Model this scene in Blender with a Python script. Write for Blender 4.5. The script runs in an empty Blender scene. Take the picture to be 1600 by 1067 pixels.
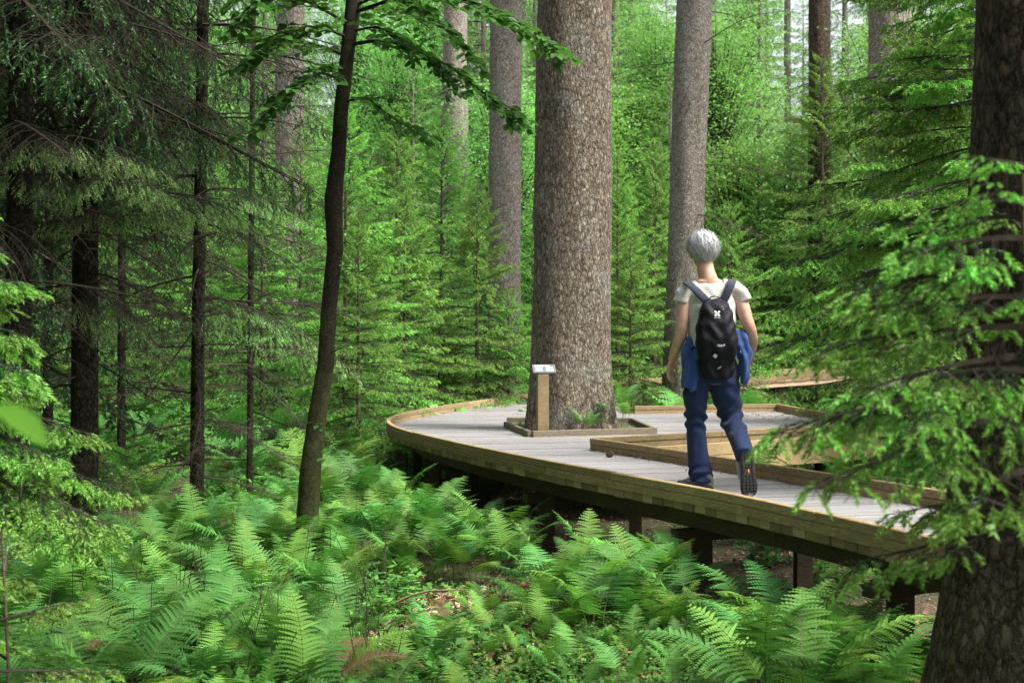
import bpy, math, random
import numpy as np
from mathutils import Vector, Matrix
R = math.radians
PI = math.pi
random.seed(5)
rng = np.random.default_rng(11)
scene = bpy.context.scene
C = scene.collection

# ------------------------------------------------------------------ camera
EYE = 1.57
F = 1900.0            # focal length in photo pixels (photo 1600 x 1067)
HY = 540.0            # photo row of the horizon
cam = bpy.data.cameras.new('camera')
cam.sensor_width = 36.0
cam.lens = 36.0 * F / 1600.0
cam.clip_start = 0.05
cam.clip_end = 1000.0
cam.dof.use_dof = True
cam.dof.focus_distance = 7.4
cam.dof.aperture_fstop = 4.5
camo = bpy.data.objects.new('camera', cam)
camo.location = (0, 0, EYE)
camo.rotation_euler = (R(90) + math.atan((HY - 533.5) / F), 0, 0)
C.objects.link(camo)
scene.camera = camo

# ------------------------------------------------------------------ world, sun, exposure
SUN_EL, SUN_AZ = 57.0, 112.0          # degrees; azimuth clockwise from +Y
world = bpy.data.worlds.new('World')
scene.world = world
world.use_nodes = True
wn = world.node_tree.nodes
bgn = wn['Background']
sky = wn.new('ShaderNodeTexSky')
sky.sky_type = 'NISHITA'
sky.sun_disc = False
sky.sun_elevation = R(SUN_EL)
sky.sun_rotation = R(SUN_AZ)
sky.air_density = 1.0
sky.dust_density = 5.0
sky.ozone_density = 0.6
hsv = wn.new('ShaderNodeHueSaturation')      # an even, nearly white overcast
hsv.inputs['Saturation'].default_value = 0.3
world.node_tree.links.new(sky.outputs[0], hsv.inputs['Color'])
world.node_tree.links.new(hsv.outputs[0], bgn.inputs[0])
bgn.inputs[1].default_value = 0.135
sun = bpy.data.lights.new('sun', 'SUN')
sun.energy = 3.0
sun.angle = R(18)
sun.color = (1.0, 0.95, 0.86)
suno = bpy.data.objects.new('sun', sun)
_d = Vector((math.sin(R(SUN_AZ)) * math.cos(R(SUN_EL)), math.cos(R(SUN_AZ)) * math.cos(R(SUN_EL)), math.sin(R(SUN_EL))))
suno.rotation_euler = (-_d).to_track_quat('-Z', 'Y').to_euler()
C.objects.link(suno)
scene.view_settings.view_transform = 'Standard'
scene.view_settings.look = 'None'
scene.view_settings.gamma = 1.0
scene.view_settings.use_curve_mapping = False
scene.view_settings.exposure = 1.3
scene.render.engine = 'CYCLES'
cy = scene.cycles
cy.max_bounces = 6
cy.diffuse_bounces = 3
cy.glossy_bounces = 2
cy.transmission_bounces = 4
cy.transparent_max_bounces = 4
cy.use_denoising = True
cy.denoising_prefilter = 'NONE'
cy.sample_clamp_indirect = 6.0
cy.caustics_reflective = False
cy.caustics_refractive = False


def P(px, py, d):
    """photo pixel at a known distance -> point in the place"""
    return np.array([(px - 800.0) / F * d, d, EYE + (HY - py) / F * d])


# ------------------------------------------------------------------ mesh helpers
class MB:
    """collects arrays of vertices / faces; each chunk has a material slot and a tint"""
    def __init__(self):
        self.ch = []

    def add(self, V, Fc, mi=0, col=None):
        V = np.asarray(V, float).reshape(-1, 3)
        Fc = np.asarray(Fc, int)
        if len(V) == 0 or len(Fc) == 0:
            return self
        if col is None:
            col = np.ones((len(V), 3)) * 0.5
        col = np.asarray(col, float)
        if col.ndim == 1:
            col = np.tile(col, (len(V), 1))
        self.ch.append((V, Fc, mi, col))
        return self

    def merge(self, other, M=None, tint=1.0):
        for V, Fc, mi, col in other.ch:
            if M is not None:
                V = V @ M[:3, :3].T + M[:3, 3]
            self.ch.append((V, Fc, mi, col * tint))
        return self

    def compact(self):
        by = {}
        for V, Fc, mi, col in self.ch:
            by.setdefault((Fc.shape[1], mi), []).append((V, Fc, col))
        self.ch = []
        for (k, mi), L in by.items():
            off = 0; Vs = []; Fs = []; Cs = []
            for V, Fc, col in L:
                Vs.append(V); Fs.append(Fc + off); Cs.append(col); off += len(V)
            self.ch.append((np.concatenate(Vs), np.concatenate(Fs), mi, np.concatenate(Cs)))
        return self

    def mesh(self, name, mats, smooth=False):
        me = bpy.data.meshes.new(name)
        off = 0; Vs = []; LI = []; LS = []; MI = []; Cs = []; ls = 0
        for V, Fc, mi, col in self.ch:
            k = Fc.shape[1]
            Vs.append(V); Cs.append(col)
            LI.append((Fc + off).ravel())
            LS.append(ls + np.arange(len(Fc)) * k)
            MI.append(np.full(len(Fc), mi))
            ls += Fc.size; off += len(V)
        Vs = np.concatenate(Vs); LI = np.concatenate(LI); LS = np.concatenate(LS); MI = np.concatenate(MI); Cs = np.concatenate(Cs)
        me.vertices.add(len(Vs)); me.vertices.foreach_set('co', Vs.astype(np.float32).ravel())
        me.loops.add(len(LI)); me.loops.foreach_set('vertex_index', LI.astype(np.int32))
        me.polygons.add(len(LS)); me.polygons.foreach_set('loop_start', LS.astype(np.int32))
        me.polygons.foreach_set('material_index', MI.astype(np.int32))
        me.polygons.foreach_set('use_smooth', np.full(len(LS), bool(smooth)))
        for m in (mats if isinstance(mats, (list, tuple)) else [mats]):
            me.materials.append(m)
        ca = me.color_attributes.new('tint', 'FLOAT_COLOR', 'POINT')
        ca.data.foreach_set('color', np.concatenate([Cs, np.ones((len(Cs), 1))], 1).astype(np.float32).ravel())
        me.update(calc_edges=True)
        return me

    def obj(self, name, mats, parent=None, smooth=False, loc=None):
        return link(name, self.mesh(name, mats, smooth), parent, loc)


def link(name, data, parent=None, loc=None):
    o = bpy.data.objects.new(name, data)
    C.objects.link(o)
    if parent is not None:
        o.parent = parent
    if loc is not None:
        o.location = loc
    return o


def tag(o, label, cat, group=None, kind=None):
    o['label'] = label
    o['category'] = cat
    if group:
        o['group'] = group
    if kind:
        o['kind'] = kind
    return o


def thing(name, label, cat, loc=(0, 0, 0), rz=0.0, group=None):
    o = link(name, None, None, loc)
    o.empty_display_size = 0.2
    o.rotation_euler = (0, 0, rz)
    return tag(o, label, cat, group)


def nrm(v):
    v = np.asarray(v, float)
    return v / (np.linalg.norm(v, axis=-1, keepdims=True) + 1e-12)


def tube(pts, rad, n=8, ry=None, cap=True, twist=None):
    """swept tube; rad per point (radius along first frame axis), ry optional second radius"""
    P_ = np.asarray(pts, float); k = len(P_)
    rad = np.broadcast_to(np.asarray(rad, float), (k,)); ry = rad if ry is None else np.broadcast_to(np.asarray(ry, float), (k,))
    T = nrm(np.gradient(P_, axis=0))
    up = np.array([0, 1.0, 0]) if abs(T[0][1]) < 0.9 else np.array([1.0, 0, 0])
    u = nrm(np.cross(up, T[0])); V = []
    a = np.arange(n) / n * 2 * PI
    for i in range(k):
        u = nrm(u - T[i] * np.dot(u, T[i])); v = np.cross(T[i], u)
        V.append(P_[i] + np.outer(np.cos(a) * rad[i], u) + np.outer(np.sin(a) * ry[i], v))
    V = np.concatenate(V)
    i, j = np.meshgrid(np.arange(k - 1), np.arange(n), indexing='ij')
    A = i * n + j; B = i * n + (j + 1) % n
    Fq = np.stack([A, B, B + n, A + n], -1).reshape(-1, 4)
    m = MB().add(V, Fq)
    if cap:
        V2 = np.concatenate([V[:n], V[-n:], [P_[0]], [P_[-1]]])
        f = [(2 * n, (q + 1) % n, q) for q in range(n)] + [(2 * n + 1, n + q, n + (q + 1) % n) for q in range(n)]
        m.add(V2, f)
    return m


def put(mb, src, mi=0, col=None):
    for V, Fc, _, c in src.ch:
        mb.add(V, Fc, mi, c if col is None else np.tile(np.asarray(col, float), (len(V), 1)))
    return mb


def box(mb, c, s, M=None, mi=0, col=None):
    c = np.asarray(c, float); s = np.asarray(s, float) / 2
    V = np.array([[x, y, z] for x in (-1, 1) for y in (-1, 1) for z in (-1, 1)]) * s + c
    if M is not None:
        V = V @ np.asarray(M)[:3, :3].T + np.asarray(M)[:3, 3]
    Fq = [(0, 1, 3, 2), (4, 6, 7, 5), (0, 4, 5, 1), (2, 3, 7, 6), (0, 2, 6, 4), (1, 5, 7, 3)]
    return mb.add(V, Fq, mi, col)


def sticks(A, B, ra, rb):
    """three-sided prisms between points A and B"""
    A = np.asarray(A, float); B = np.asarray(B, float); k = len(A)
    T = nrm(B - A)
    ref = np.where(np.abs(T[:, 2:3]) > 0.9, np.array([[1.0, 0, 0]]), np.array([[0, 0, 1.0]]))
    u = nrm(np.cross(T, ref)); v = np.cross(T, u)
    ra = np.broadcast_to(ra, (k,))[:, None]; rb = np.broadcast_to(rb, (k,))[:, None]
    V = np.empty((k, 6, 3))
    for q in range(3):
        a = q * 2 * PI / 3
        V[:, q] = A + (u * math.cos(a) + v * math.sin(a)) * ra
        V[:, 3 + q] = B + (u * math.cos(a) + v * math.sin(a)) * rb
    f = np.array([(0, 1, 4, 3), (1, 2, 5, 4), (2, 0, 3, 5)])
    Fq = (np.arange(k)[:, None, None] * 6 + f[None]).reshape(-1, 4)
    return V.reshape(-1, 3), Fq


def needles(A, B, n, ln, w, fwd=0.75, col=None, jit=0.25, rg=rng):
    """n needle triangles along every shoot A->B, pointing outwards and forwards"""
    A = np.asarray(A, float); B = np.asarray(B, float); k = len(A)
    T = nrm(B - A)
    ref = np.where(np.abs(T[:, 2:3]) > 0.9, np.array([[1.0, 0, 0]]), np.array([[0, 0, 1.0]]))
    u = nrm(np.cross(T, ref)); v = np.cross(u, T)
    t = (np.arange(n)[None, :] + rg.random((k, n))) / n
    a = rg.random((k, n)) * 2 * PI
    ca = np.cos(a)[..., None]; sa = (np.sin(a) * 0.75 + 0.12)[..., None]
    rad = u[:, None] * ca + v[:, None] * sa
    f = fwd + 0.5 * np.maximum(0, t - 0.7)[..., None] * 3
    D = nrm(T[:, None] * f + rad + rg.normal(0, jit * 0.4, (k, n, 3)))
    base = A[:, None] + (B - A)[:, None] * t[..., None]
    W = nrm(np.cross(D, nrm(rad + 1e-6) + rg.normal(0, .6, (k, n, 3)))) * (w / 2)
    L = ln * (0.7 + 0.5 * rg.random((k, n)))[..., None] * (1 - 0.45 * np.maximum(0, t - .6)[..., None])
    V = np.stack([base - W, base + W, base + D * L], 2).reshape(-1, 3)
    Fq = np.arange(len(V)).reshape(-1, 3)
    col = np.asarray(col, float)
    if col.ndim == 1:
        col = np.tile(col, (k, 1))
    cc = col[:, None] * (0.82 + 0.36 * rg.random((k, n)))[..., None]
    cc = np.repeat(cc.reshape(-1, 3), 3, 0)
    return V, Fq, cc


# ------------------------------------------------------------------ materials
def newmat(name):
    m = bpy.data.materials.new(name)
    m.use_nodes = True
    nt = m.node_tree
    return m, nt, nt.nodes, nt.links, nt.nodes['Principled BSDF']


def N(nt, typ, **kw):
    n = nt.nodes.new(typ)
    for k, v in kw.items():
        if hasattr(n, k):
            setattr(n, k, v)
        else:
            n.inputs[k].default_value = v
    return n


def ramp(nt, fac, stops):
    r = nt.nodes.new('ShaderNodeValToRGB')
    e = r.color_ramp.elements
    while len(e) < len(stops):
        e.new(0.5)
    for i, (p, c) in enumerate(stops):
        e[i].position = p
        e[i].color = (c[0], c[1], c[2], 1) if len(c) == 3 else c
    nt.links.new(fac, r.inputs[0])
    return r.outputs[0]


def mixc(nt, fac, a, b, mode='MIX'):
    m = nt.nodes.new('ShaderNodeMix')
    m.data_type = 'RGBA'
    m.blend_type = mode
    for s, v in ((m.inputs[0], fac), (m.inputs[6], a), (m.inputs[7], b)):
        if hasattr(v, 'is_linked'):
            nt.links.new(v, s)
        elif isinstance(v, (int, float)):
            s.default_value = v
        else:
            s.default_value = (v[0], v[1], v[2], 1)
    return m.outputs[2]


def mathn(nt, op, a, b=None):
    m = nt.nodes.new('ShaderNodeMath')
    m.operation = op
    for s, v in ((m.inputs[0], a), (m.inputs[1], b)):
        if v is None:
            continue
        if hasattr(v, 'is_linked'):
            nt.links.new(v, s)
        else:
            s.default_value = v
    return m.outputs[0]


def foliage_mat(name, gain=(1, 1, 1), trans=0.35, rough=0.5, var=0.25, spec=0.35):
    m, nt, nd, lk, b = newmat(name)
    at = N(nt, 'ShaderNodeAttribute', attribute_name='tint')
    oi = N(nt, 'ShaderNodeObjectInfo')
    hs = N(nt, 'ShaderNodeHueSaturation')
    lk.new(mixc(nt, 1.0, at.outputs['Color'], gain, 'MULTIPLY'), hs.inputs['Color'])
    lk.new(mathn(nt, 'ADD', mathn(nt, 'MULTIPLY', oi.outputs['Random'], var * 2), 1.0 - var), hs.inputs['Value'])
    lk.new(mathn(nt, 'ADD', mathn(nt, 'MULTIPLY', oi.outputs['Random'], 0.03), 0.485), hs.inputs['Hue'])
    lk.new(hs.outputs[0], b.inputs['Base Color'])
    b.inputs['Roughness'].default_value = rough
    b.inputs['Specular IOR Level'].default_value = spec
    tr = N(nt, 'ShaderNodeBsdfTranslucent')
    lk.new(mixc(nt, 1.0, hs.outputs[0], (1.15, 1.2, 0.8), 'MULTIPLY'), tr.inputs['Color'])
    mx = N(nt, 'ShaderNodeMixShader')
    mx.inputs[0].default_value = trans
    lk.new(b.outputs[0], mx.inputs[1]); lk.new(tr.outputs[0], mx.inputs[2])
    lk.new(mx.outputs[0], nd['Material Output'].inputs[0])
    return m


def bark_mat(name, dark, mid, light, scale=26.0, stretch=0.55, bump=0.9, lich=(0.42, 0.42, 0.38), lamt=0.35, moss=0.0, dist=0.03):
    m, nt, nd, lk, b = newmat(name)
    tc = N(nt, 'ShaderNodeTexCoord')
    mp = N(nt, 'ShaderNodeMapping')
    mp.inputs['Scale'].default_value = (1, 1, stretch)
    lk.new(tc.outputs['Object'], mp.inputs[0])
    nz = N(nt, 'ShaderNodeTexNoise', Scale=scale * 0.8, Detail=5.0, Roughness=0.7)
    lk.new(mp.outputs[0], nz.inputs['Vector'])
    wv = N(nt, 'ShaderNodeVectorMath', operation='MULTIPLY_ADD')
    lk.new(nz.outputs['Color'], wv.inputs[0])
    wv.inputs[1].default_value = (1.9 / scale,) * 3
    lk.new(mp.outputs[0], wv.inputs[2])
    vo = N(nt, 'ShaderNodeTexVoronoi', feature='DISTANCE_TO_EDGE', Scale=scale)
    lk.new(wv.outputs[0], vo.inputs['Vector'])
    vc = N(nt, 'ShaderNodeTexVoronoi', feature='F1', Scale=scale)
    lk.new(wv.outputs[0], vc.inputs['Vector'])
    fine = N(nt, 'ShaderNodeTexNoise', Scale=scale * 1.7, Detail=7.0, Roughness=0.68)
    lk.new(mp.outputs[0], fine.inputs['Vector'])
    big = N(nt, 'ShaderNodeTexNoise', Scale=2.6, Detail=6.0, Roughness=0.62)
    lk.new(tc.outputs['Object'], big.inputs['Vector'])
    vl = N(nt, 'ShaderNodeTexVoronoi', feature='DISTANCE_TO_EDGE', Scale=scale * 0.36)
    lk.new(wv.outputs[0], vl.inputs['Vector'])
    base = ramp(nt, fine.outputs[0], [(0.34, dark), (0.5, mid), (0.66, light)])
    cell = mixc(nt, 0.45, base, ramp(nt, vc.outputs['Color'], [(0.1, dark), (0.5, mid), (0.95, light)]))
    lm = ramp(nt, big.outputs[0], [(0.50, (0, 0, 0)), (0.63, (lamt, lamt, lamt))])
    cell = mixc(nt, lm, cell, lich)
    if moss > 0:
        sx = N(nt, 'ShaderNodeSeparateXYZ'); lk.new(tc.outputs['Object'], sx.inputs[0])
        mr = N(nt, 'ShaderNodeMapRange'); mr.inputs[1].default_value = 0.4; mr.inputs[2].default_value = 1.8; mr.inputs[3].default_value = moss; mr.inputs[4].default_value = 0.0
        lk.new(sx.outputs[2], mr.inputs[0])
        cell = mixc(nt, mathn(nt, 'MULTIPLY', mr.outputs[0], big.outputs[0]), cell, (0.11, 0.16, 0.03))
    crack = ramp(nt, vo.outputs['Distance'], [(0.0, (0.34, 0.32, 0.30)), (0.13, (1, 1, 1))])
    crack = mixc(nt, 1.0, crack, ramp(nt, vl.outputs['Distance'], [(0.0, (0.42, 0.40, 0.38)), (0.07, (1, 1, 1))]), 'MULTIPLY')
    lk.new(mixc(nt, 1.0, cell, crack, 'MULTIPLY'), b.inputs['Base Color'])
    h = mathn(nt, 'ADD', mathn(nt, 'MULTIPLY', ramp(nt, vl.outputs['Distance'], [(0, (0, 0, 0)), (0.12, (1, 1, 1))]), 0.6), mathn(nt, 'MULTIPLY', ramp(nt, vo.outputs['Distance'], [(0, (0, 0, 0)), (0.22, (1, 1, 1))]), 0.7))
    h = mathn(nt, 'ADD', h, mathn(nt, 'MULTIPLY', fine.outputs[0], 0.9))
    bp = N(nt, 'ShaderNodeBump'); bp.inputs['Strength'].default_value = bump; bp.inputs['Distance'].default_value = dist
    lk.new(h, bp.inputs['Height']); lk.new(bp.outputs[0], b.inputs['Normal'])
    b.inputs['Roughness'].default_value = 0.9
    b.inputs['Specular IOR Level'].default_value = 0.15
    return m


def wood_mat(name, c1, c2, algae=0.3, grain=1.0, rough=0.8, axis='Z', stain=(0.10, 0.075, 0.05), spots=0.0):
    """sawn timber: grain along the object's own long direction, algae and stains of their own shape"""
    m, nt, nd, lk, b = newmat(name)
    tc = N(nt, 'ShaderNodeTexCoord'); oi = N(nt, 'ShaderNodeObjectInfo')
    mp = N(nt, 'ShaderNodeMapping')
    mp.inputs['Scale'].default_value = {'X': (0.06, 1, 1), 'Y': (1, 0.06, 1), 'Z': (0.25, 0.25, 1)}[axis]
    off = N(nt, 'ShaderNodeCombineXYZ')
    lk.new(mathn(nt, 'MULTIPLY', oi.outputs['Random'], 17.0), off.inputs[0])
    lk.new(mathn(nt, 'MULTIPLY', oi.outputs['Random'], 9.0), off.inputs[2])
    lk.new(off.outputs[0], mp.inputs['Location'])
    lk.new(tc.outputs['Object'], mp.inputs[0])
    g = N(nt, 'ShaderNodeTexNoise', Scale=95.0 * grain, Detail=5.0, Roughness=0.6); lk.new(mp.outputs[0], g.inputs['Vector'])
    g2 = N(nt, 'ShaderNodeTexNoise', Scale=9.0, Detail=3.0); lk.new(tc.outputs['Object'], g2.inputs['Vector'])
    g3 = N(nt, 'ShaderNodeTexNoise', Scale=3.1, Detail=5.0); lk.new(tc.outputs['Object'], g3.inputs['Vector'])
    col = ramp(nt, g.outputs[0], [(0.28, c1), (0.72, c2)])
    col = mixc(nt, mathn(nt, 'MULTIPLY', ramp(nt, g2.outputs[0], [(0.5, (0, 0, 0)), (0.75, (1, 1, 1))]), 0.35), col, stain)
    col = mixc(nt, mathn(nt, 'MULTIPLY', ramp(nt, g3.outputs[0], [(0.45, (0, 0, 0)), (0.7, (1, 1, 1))]), algae), col, (0.12, 0.15, 0.035))
    hs = N(nt, 'ShaderNodeHueSaturation'); lk.new(col, hs.inputs['Color'])
    lk.new(mathn(nt, 'ADD', mathn(nt, 'MULTIPLY', oi.outputs['Random'], 0.4), 0.8), hs.inputs['Value'])
    lk.new(hs.outputs[0], b.inputs['Base Color'])
    bp = N(nt, 'ShaderNodeBump'); bp.inputs['Strength'].default_value = 0.35; bp.inputs['Distance'].default_value = 0.004
    lk.new(g.outputs[0], bp.inputs['Height']); lk.new(bp.outputs[0], b.inputs['Normal'])
    b.inputs['Roughness'].default_value = rough
    b.inputs['Specular IOR Level'].default_value = 0.25
    return m


def plain_mat(name, col, rough=0.7, noise=0.25, nscale=30.0, bump=0.2, spec=0.3, bdist=0.005, metal=0.0, sheen=0.0):
    m, nt, nd, lk, b = newmat(name)
    tc = N(nt, 'ShaderNodeTexCoord')
    nz = N(nt, 'ShaderNodeTexNoise', Scale=nscale, Detail=5.0); lk.new(tc.outputs['Object'], nz.inputs['Vector'])
    d = [c * (1 - noise) for c in col]; l = [min(1, c * (1 + noise)) for c in col]
    lk.new(ramp(nt, nz.outputs[0], [(0.3, d), (0.7, l)]), b.inputs['Base Color'])
    bp = N(nt, 'ShaderNodeBump'); bp.inputs['Strength'].default_value = bump; bp.inputs['Distance'].default_value = bdist
    lk.new(nz.outputs[0], bp.inputs['Height']); lk.new(bp.outputs[0], b.inputs['Normal'])
    b.inputs['Roughness'].default_value = rough; b.inputs['Specular IOR Level'].default_value = spec
    b.inputs['Metallic'].default_value = metal
    b.inputs['Sheen Weight'].default_value = sheen
    return m


LEAF = foliage_mat('needle_foliage', trans=0.3, rough=0.45)
FERN = foliage_mat('fern_foliage', trans=0.30, rough=0.55, var=0.32, spec=0.18)
BEECH = foliage_mat('beech_foliage', trans=0.42, rough=0.4, var=0.2)
TWIG = plain_mat('twig_bark', (0.042, 0.032, 0.024), 0.9, 0.4, 40)
STEM = plain_mat('stem_bark', (0.10, 0.075, 0.05), 0.9, 0.4, 40)
BARK_BIG = bark_mat('bark_giant', (0.12, 0.088, 0.062), (0.35, 0.285, 0.215), (0.60, 0.54, 0.45), 40, 0.40, 1.0, lamt=0.7, moss=0.0, dist=0.03)
BARK_GREY = bark_mat('bark_grey', (0.15, 0.13, 0.11), (0.36, 0.325, 0.275), (0.56, 0.52, 0.46), 42, 0.72, 0.9, lamt=0.45, moss=0.7, dist=0.02)
BARK_PALE = bark_mat('bark_pale', (0.20, 0.15, 0.12), (0.42, 0.36, 0.32), (0.58, 0.53, 0.48), 34, 0.6, 0.7, lamt=0.3)
BARK_DARK = bark_mat('bark_dark', (0.018, 0.014, 0.011), (0.042, 0.033, 0.026), (0.085, 0.07, 0.055), 34, 0.6, 1.0, lich=(0.16, 0.17, 0.12), lamt=0.3, moss=0.3)  # shade on the left stems is put into this near-black bark
BARK_RIGHT = bark_mat('bark_right', (0.05, 0.036, 0.026), (0.125, 0.092, 0.066), (0.22, 0.175, 0.13), 30, 0.45, 1.0, lich=(0.2, 0.19, 0.15), lamt=0.3, moss=0.5, dist=0.03)
BARK_BEECH = bark_mat('bark_beech', (0.020, 0.016, 0.011), (0.038, 0.030, 0.020), (0.07, 0.06, 0.04), 60, 1.4, 0.35, lich=(0.11, 0.12, 0.06), lamt=0.5, moss=0.5, dist=0.008)  # bark darkened to carry the shade the stem stands in
WOOD_KERB = wood_mat('kerb_timber', (0.18, 0.125, 0.065), (0.38, 0.28, 0.15), algae=0.25)
WOOD_WALL = wood_mat('fascia_timber', (0.34, 0.24, 0.12), (0.52, 0.39, 0.21), algae=0.2, stain=(0.24, 0.17, 0.09))
WOOD_PINK = wood_mat('fresh_timber', (0.46, 0.31, 0.2), (0.60, 0.43, 0.30), algae=0.05, stain=(0.4, 0.27, 0.18))
WOOD_POST = wood_mat('post_timber', (0.05, 0.036, 0.024), (0.115, 0.085, 0.052), algae=0.3)  # under-deck shade is worked into these dark timber tones
WOOD_FRAME = wood_mat('frame_timber', (0.11, 0.09, 0.065), (0.23, 0.195, 0.145), algae=0.3)
WOOD_SIGN = wood_mat('sign_post_timber', (0.22, 0.16, 0.08), (0.42, 0.32, 0.18), algae=0.55)


def deck_mat():
    m, nt, nd, lk, b = newmat('weathered_deck')
    tc = N(nt, 'ShaderNodeTexCoord'); oi = N(nt, 'ShaderNodeObjectInfo'); geo = N(nt, 'ShaderNodeNewGeometry')
    mp = N(nt, 'ShaderNodeMapping'); mp.inputs['Rotation'].default_value = (0, 0, R(-14)); mp.inputs['Scale'].default_value = (0.08, 1, 1)
    lk.new(tc.outputs['Object'], mp.inputs[0])
    g = N(nt, 'ShaderNodeTexNoise', Scale=120.0, Detail=5.0); lk.new(mp.outputs[0], g.inputs['Vector'])
    g2 = N(nt, 'ShaderNodeTexNoise', Scale=2.0, Detail=6.0, Roughness=0.6); lk.new(tc.outputs['Object'], g2.inputs['Vector'])
    g3 = N(nt, 'ShaderNodeTexNoise', Scale=260.0, Detail=2.0); lk.new(tc.outputs['Object'], g3.inputs['Vector'])
    top = ramp(nt, g.outputs[0], [(0.25, (0.14, 0.14, 0.148)), (0.75, (0.28, 0.285, 0.30))])
    top = mixc(nt, mathn(nt, 'MULTIPLY', ramp(nt, g2.outputs[0], [(0.42, (0, 0, 0)), (0.66, (1, 1, 1))]), 0.55), top, (0.17, 0.155, 0.13))
    top = mixc(nt, 0.25, top, ramp(nt, g3.outputs[0], [(0.35, (0.22, 0.22, 0.22)), (0.6, (0.34, 0.34, 0.36))]))
    # the wire netting stapled over the planks: a fine diamond mesh
    m2 = N(nt, 'ShaderNodeMapping'); m2.inputs['Rotation'].default_value = (0, 0, R(45 - 14)); lk.new(tc.outputs['Object'], m2.inputs[0])
    sx = N(nt, 'ShaderNodeSeparateXYZ'); lk.new(m2.outputs[0], sx.inputs[0])
    lines = []
    for q in (0, 1):
        w = mathn(nt, 'PINGPONG', mathn(nt, 'ADD', sx.outputs[q], mathn(nt, 'MULTIPLY', g2.outputs[0], 0.02)), 0.0175)
        lines.append(mathn(nt, 'LESS_THAN', w, 0.0022))
    wire = mathn(nt, 'MAXIMUM', lines[0], lines[1])
    top = mixc(nt, mathn(nt, 'MULTIPLY', wire, 0.5), top, (0.14, 0.14, 0.145))
    # sides and ends are brown sawn wood
    nz = N(nt, 'ShaderNodeSeparateXYZ'); lk.new(geo.outputs['True Normal'], nz.inputs[0])
    up = mathn(nt, 'GREATER_THAN', nz.outputs[2], 0.5)
    end = ramp(nt, oi.outputs['Random'], [(0.0, (0.12, 0.075, 0.04)), (0.5, (0.24, 0.15, 0.08)), (0.95, (0.42, 0.30, 0.18))])
    end = mixc(nt, 0.35, end, ramp(nt, g3.outputs[0], [(0.3, (0.08, 0.05, 0.03)), (0.7, (0.4, 0.28, 0.17))]))
    hs = N(nt, 'ShaderNodeHueSaturation'); lk.new(mixc(nt, up, end, top), hs.inputs['Color'])
    lk.new(mathn(nt, 'ADD', mathn(nt, 'MULTIPLY', oi.outputs['Random'], 0.25), 0.88), hs.inputs['Value'])
    lk.new(hs.outputs[0], b.inputs['Base Color'])
    bp = N(nt, 'ShaderNodeBump'); bp.inputs['Strength'].default_value = 0.5; bp.inputs['Distance'].default_value = 0.004
    lk.new(mathn(nt, 'ADD', g.outputs[0], wire), bp.inputs['Height']); lk.new(bp.outputs[0], b.inputs['Normal'])
    b.inputs['Roughness'].default_value = 0.75
    return m


DECK = deck_mat()


def ground_mat():
    m, nt, nd, lk, b = newmat('forest_floor')
    tc = N(nt, 'ShaderNodeTexCoord')
    a = N(nt, 'ShaderNodeTexNoise', Scale=1.1, Detail=8.0, Roughness=0.65); lk.new(tc.outputs['Object'], a.inputs['Vector'])
    v = N(nt, 'ShaderNodeTexVoronoi', Scale=26.0); lk.new(tc.outputs['Object'], v.inputs['Vector'])
    n2 = N(nt, 'ShaderNodeTexNoise', Scale=45.0, Detail=5.0); lk.new(tc.outputs['Object'], n2.inputs['Vector'])
    litter = ramp(nt, v.outputs['Color'], [(0.1, (0.03, 0.02, 0.012)), (0.6, (0.09, 0.055, 0.032)), (0.95, (0.2, 0.13, 0.08))])
    litter = mixc(nt, 0.5, litter, ramp(nt, n2.outputs[0], [(0.3, (0.025, 0.018, 0.012)), (0.7, (0.12, 0.08, 0.05))]))
    moss = ramp(nt, n2.outputs[0], [(0.3, (0.02, 0.045, 0.010)), (0.7, (0.07, 0.14, 0.025))])
    lk.new(mixc(nt, ramp(nt, a.outputs[0], [(0.42, (0, 0, 0)), (0.62, (1, 1, 1))]), litter, moss), b.inputs['Base Color'])
    bp = N(nt, 'ShaderNodeBump'); bp.inputs['Strength'].default_value = 0.8; bp.inputs['Distance'].default_value = 0.04
    lk.new(n2.outputs[0], bp.inputs['Height']); lk.new(bp.outputs[0], b.inputs['Normal'])
    b.inputs['Roughness'].default_value = 0.95
    return m


GROUND = ground_mat()

# ------------------------------------------------------------------ the ground
def gh(x, y):
    x = np.asarray(x, float); y = np.asarray(y, float)
    z = 0.05 * np.sin(x * 1.3 + 0.4) * np.cos(y * 0.9) + 0.03 * np.sin(x * 3.1 + y * 2.3) + 0.02 * np.cos(y * 4.1 - x * 2.0)
    t = np.clip((y - 25) / 60, 0, 1)
    z = z + 17.0 * t * t * (3 - 2 * t)
    near = np.clip((6.5 - y) / 6.0, 0, 1)
    return z - 0.05 * near


def ground():
    xs = np.concatenate([np.linspace(-400, -40, 10), np.linspace(-36, -8, 20), np.linspace(-7.6, 7.6, 96), np.linspace(8, 36, 20), np.linspace(40, 400, 10)])
    ys = np.concatenate([np.linspace(-300, -10, 8), np.linspace(-8, 2, 12), np.linspace(2.2, 24, 120), np.linspace(25, 100, 50), np.linspace(120, 600, 10)])
    X, Y = np.meshgrid(xs, ys, indexing='ij')
    V = np.stack([X, Y, gh(X, Y)], -1).reshape(-1, 3)
    nx, ny = len(xs), len(ys)
    i, j = np.meshgrid(np.arange(nx - 1), np.arange(ny - 1), indexing='ij')
    a = i * ny + j
    Fq = np.stack([a, a + ny, a + ny + 1, a + 1], -1).reshape(-1, 4)
    o = MB().add(V, Fq).obj('ground', GROUND, smooth=True)
    o['kind'] = 'structure'


ground()

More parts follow.
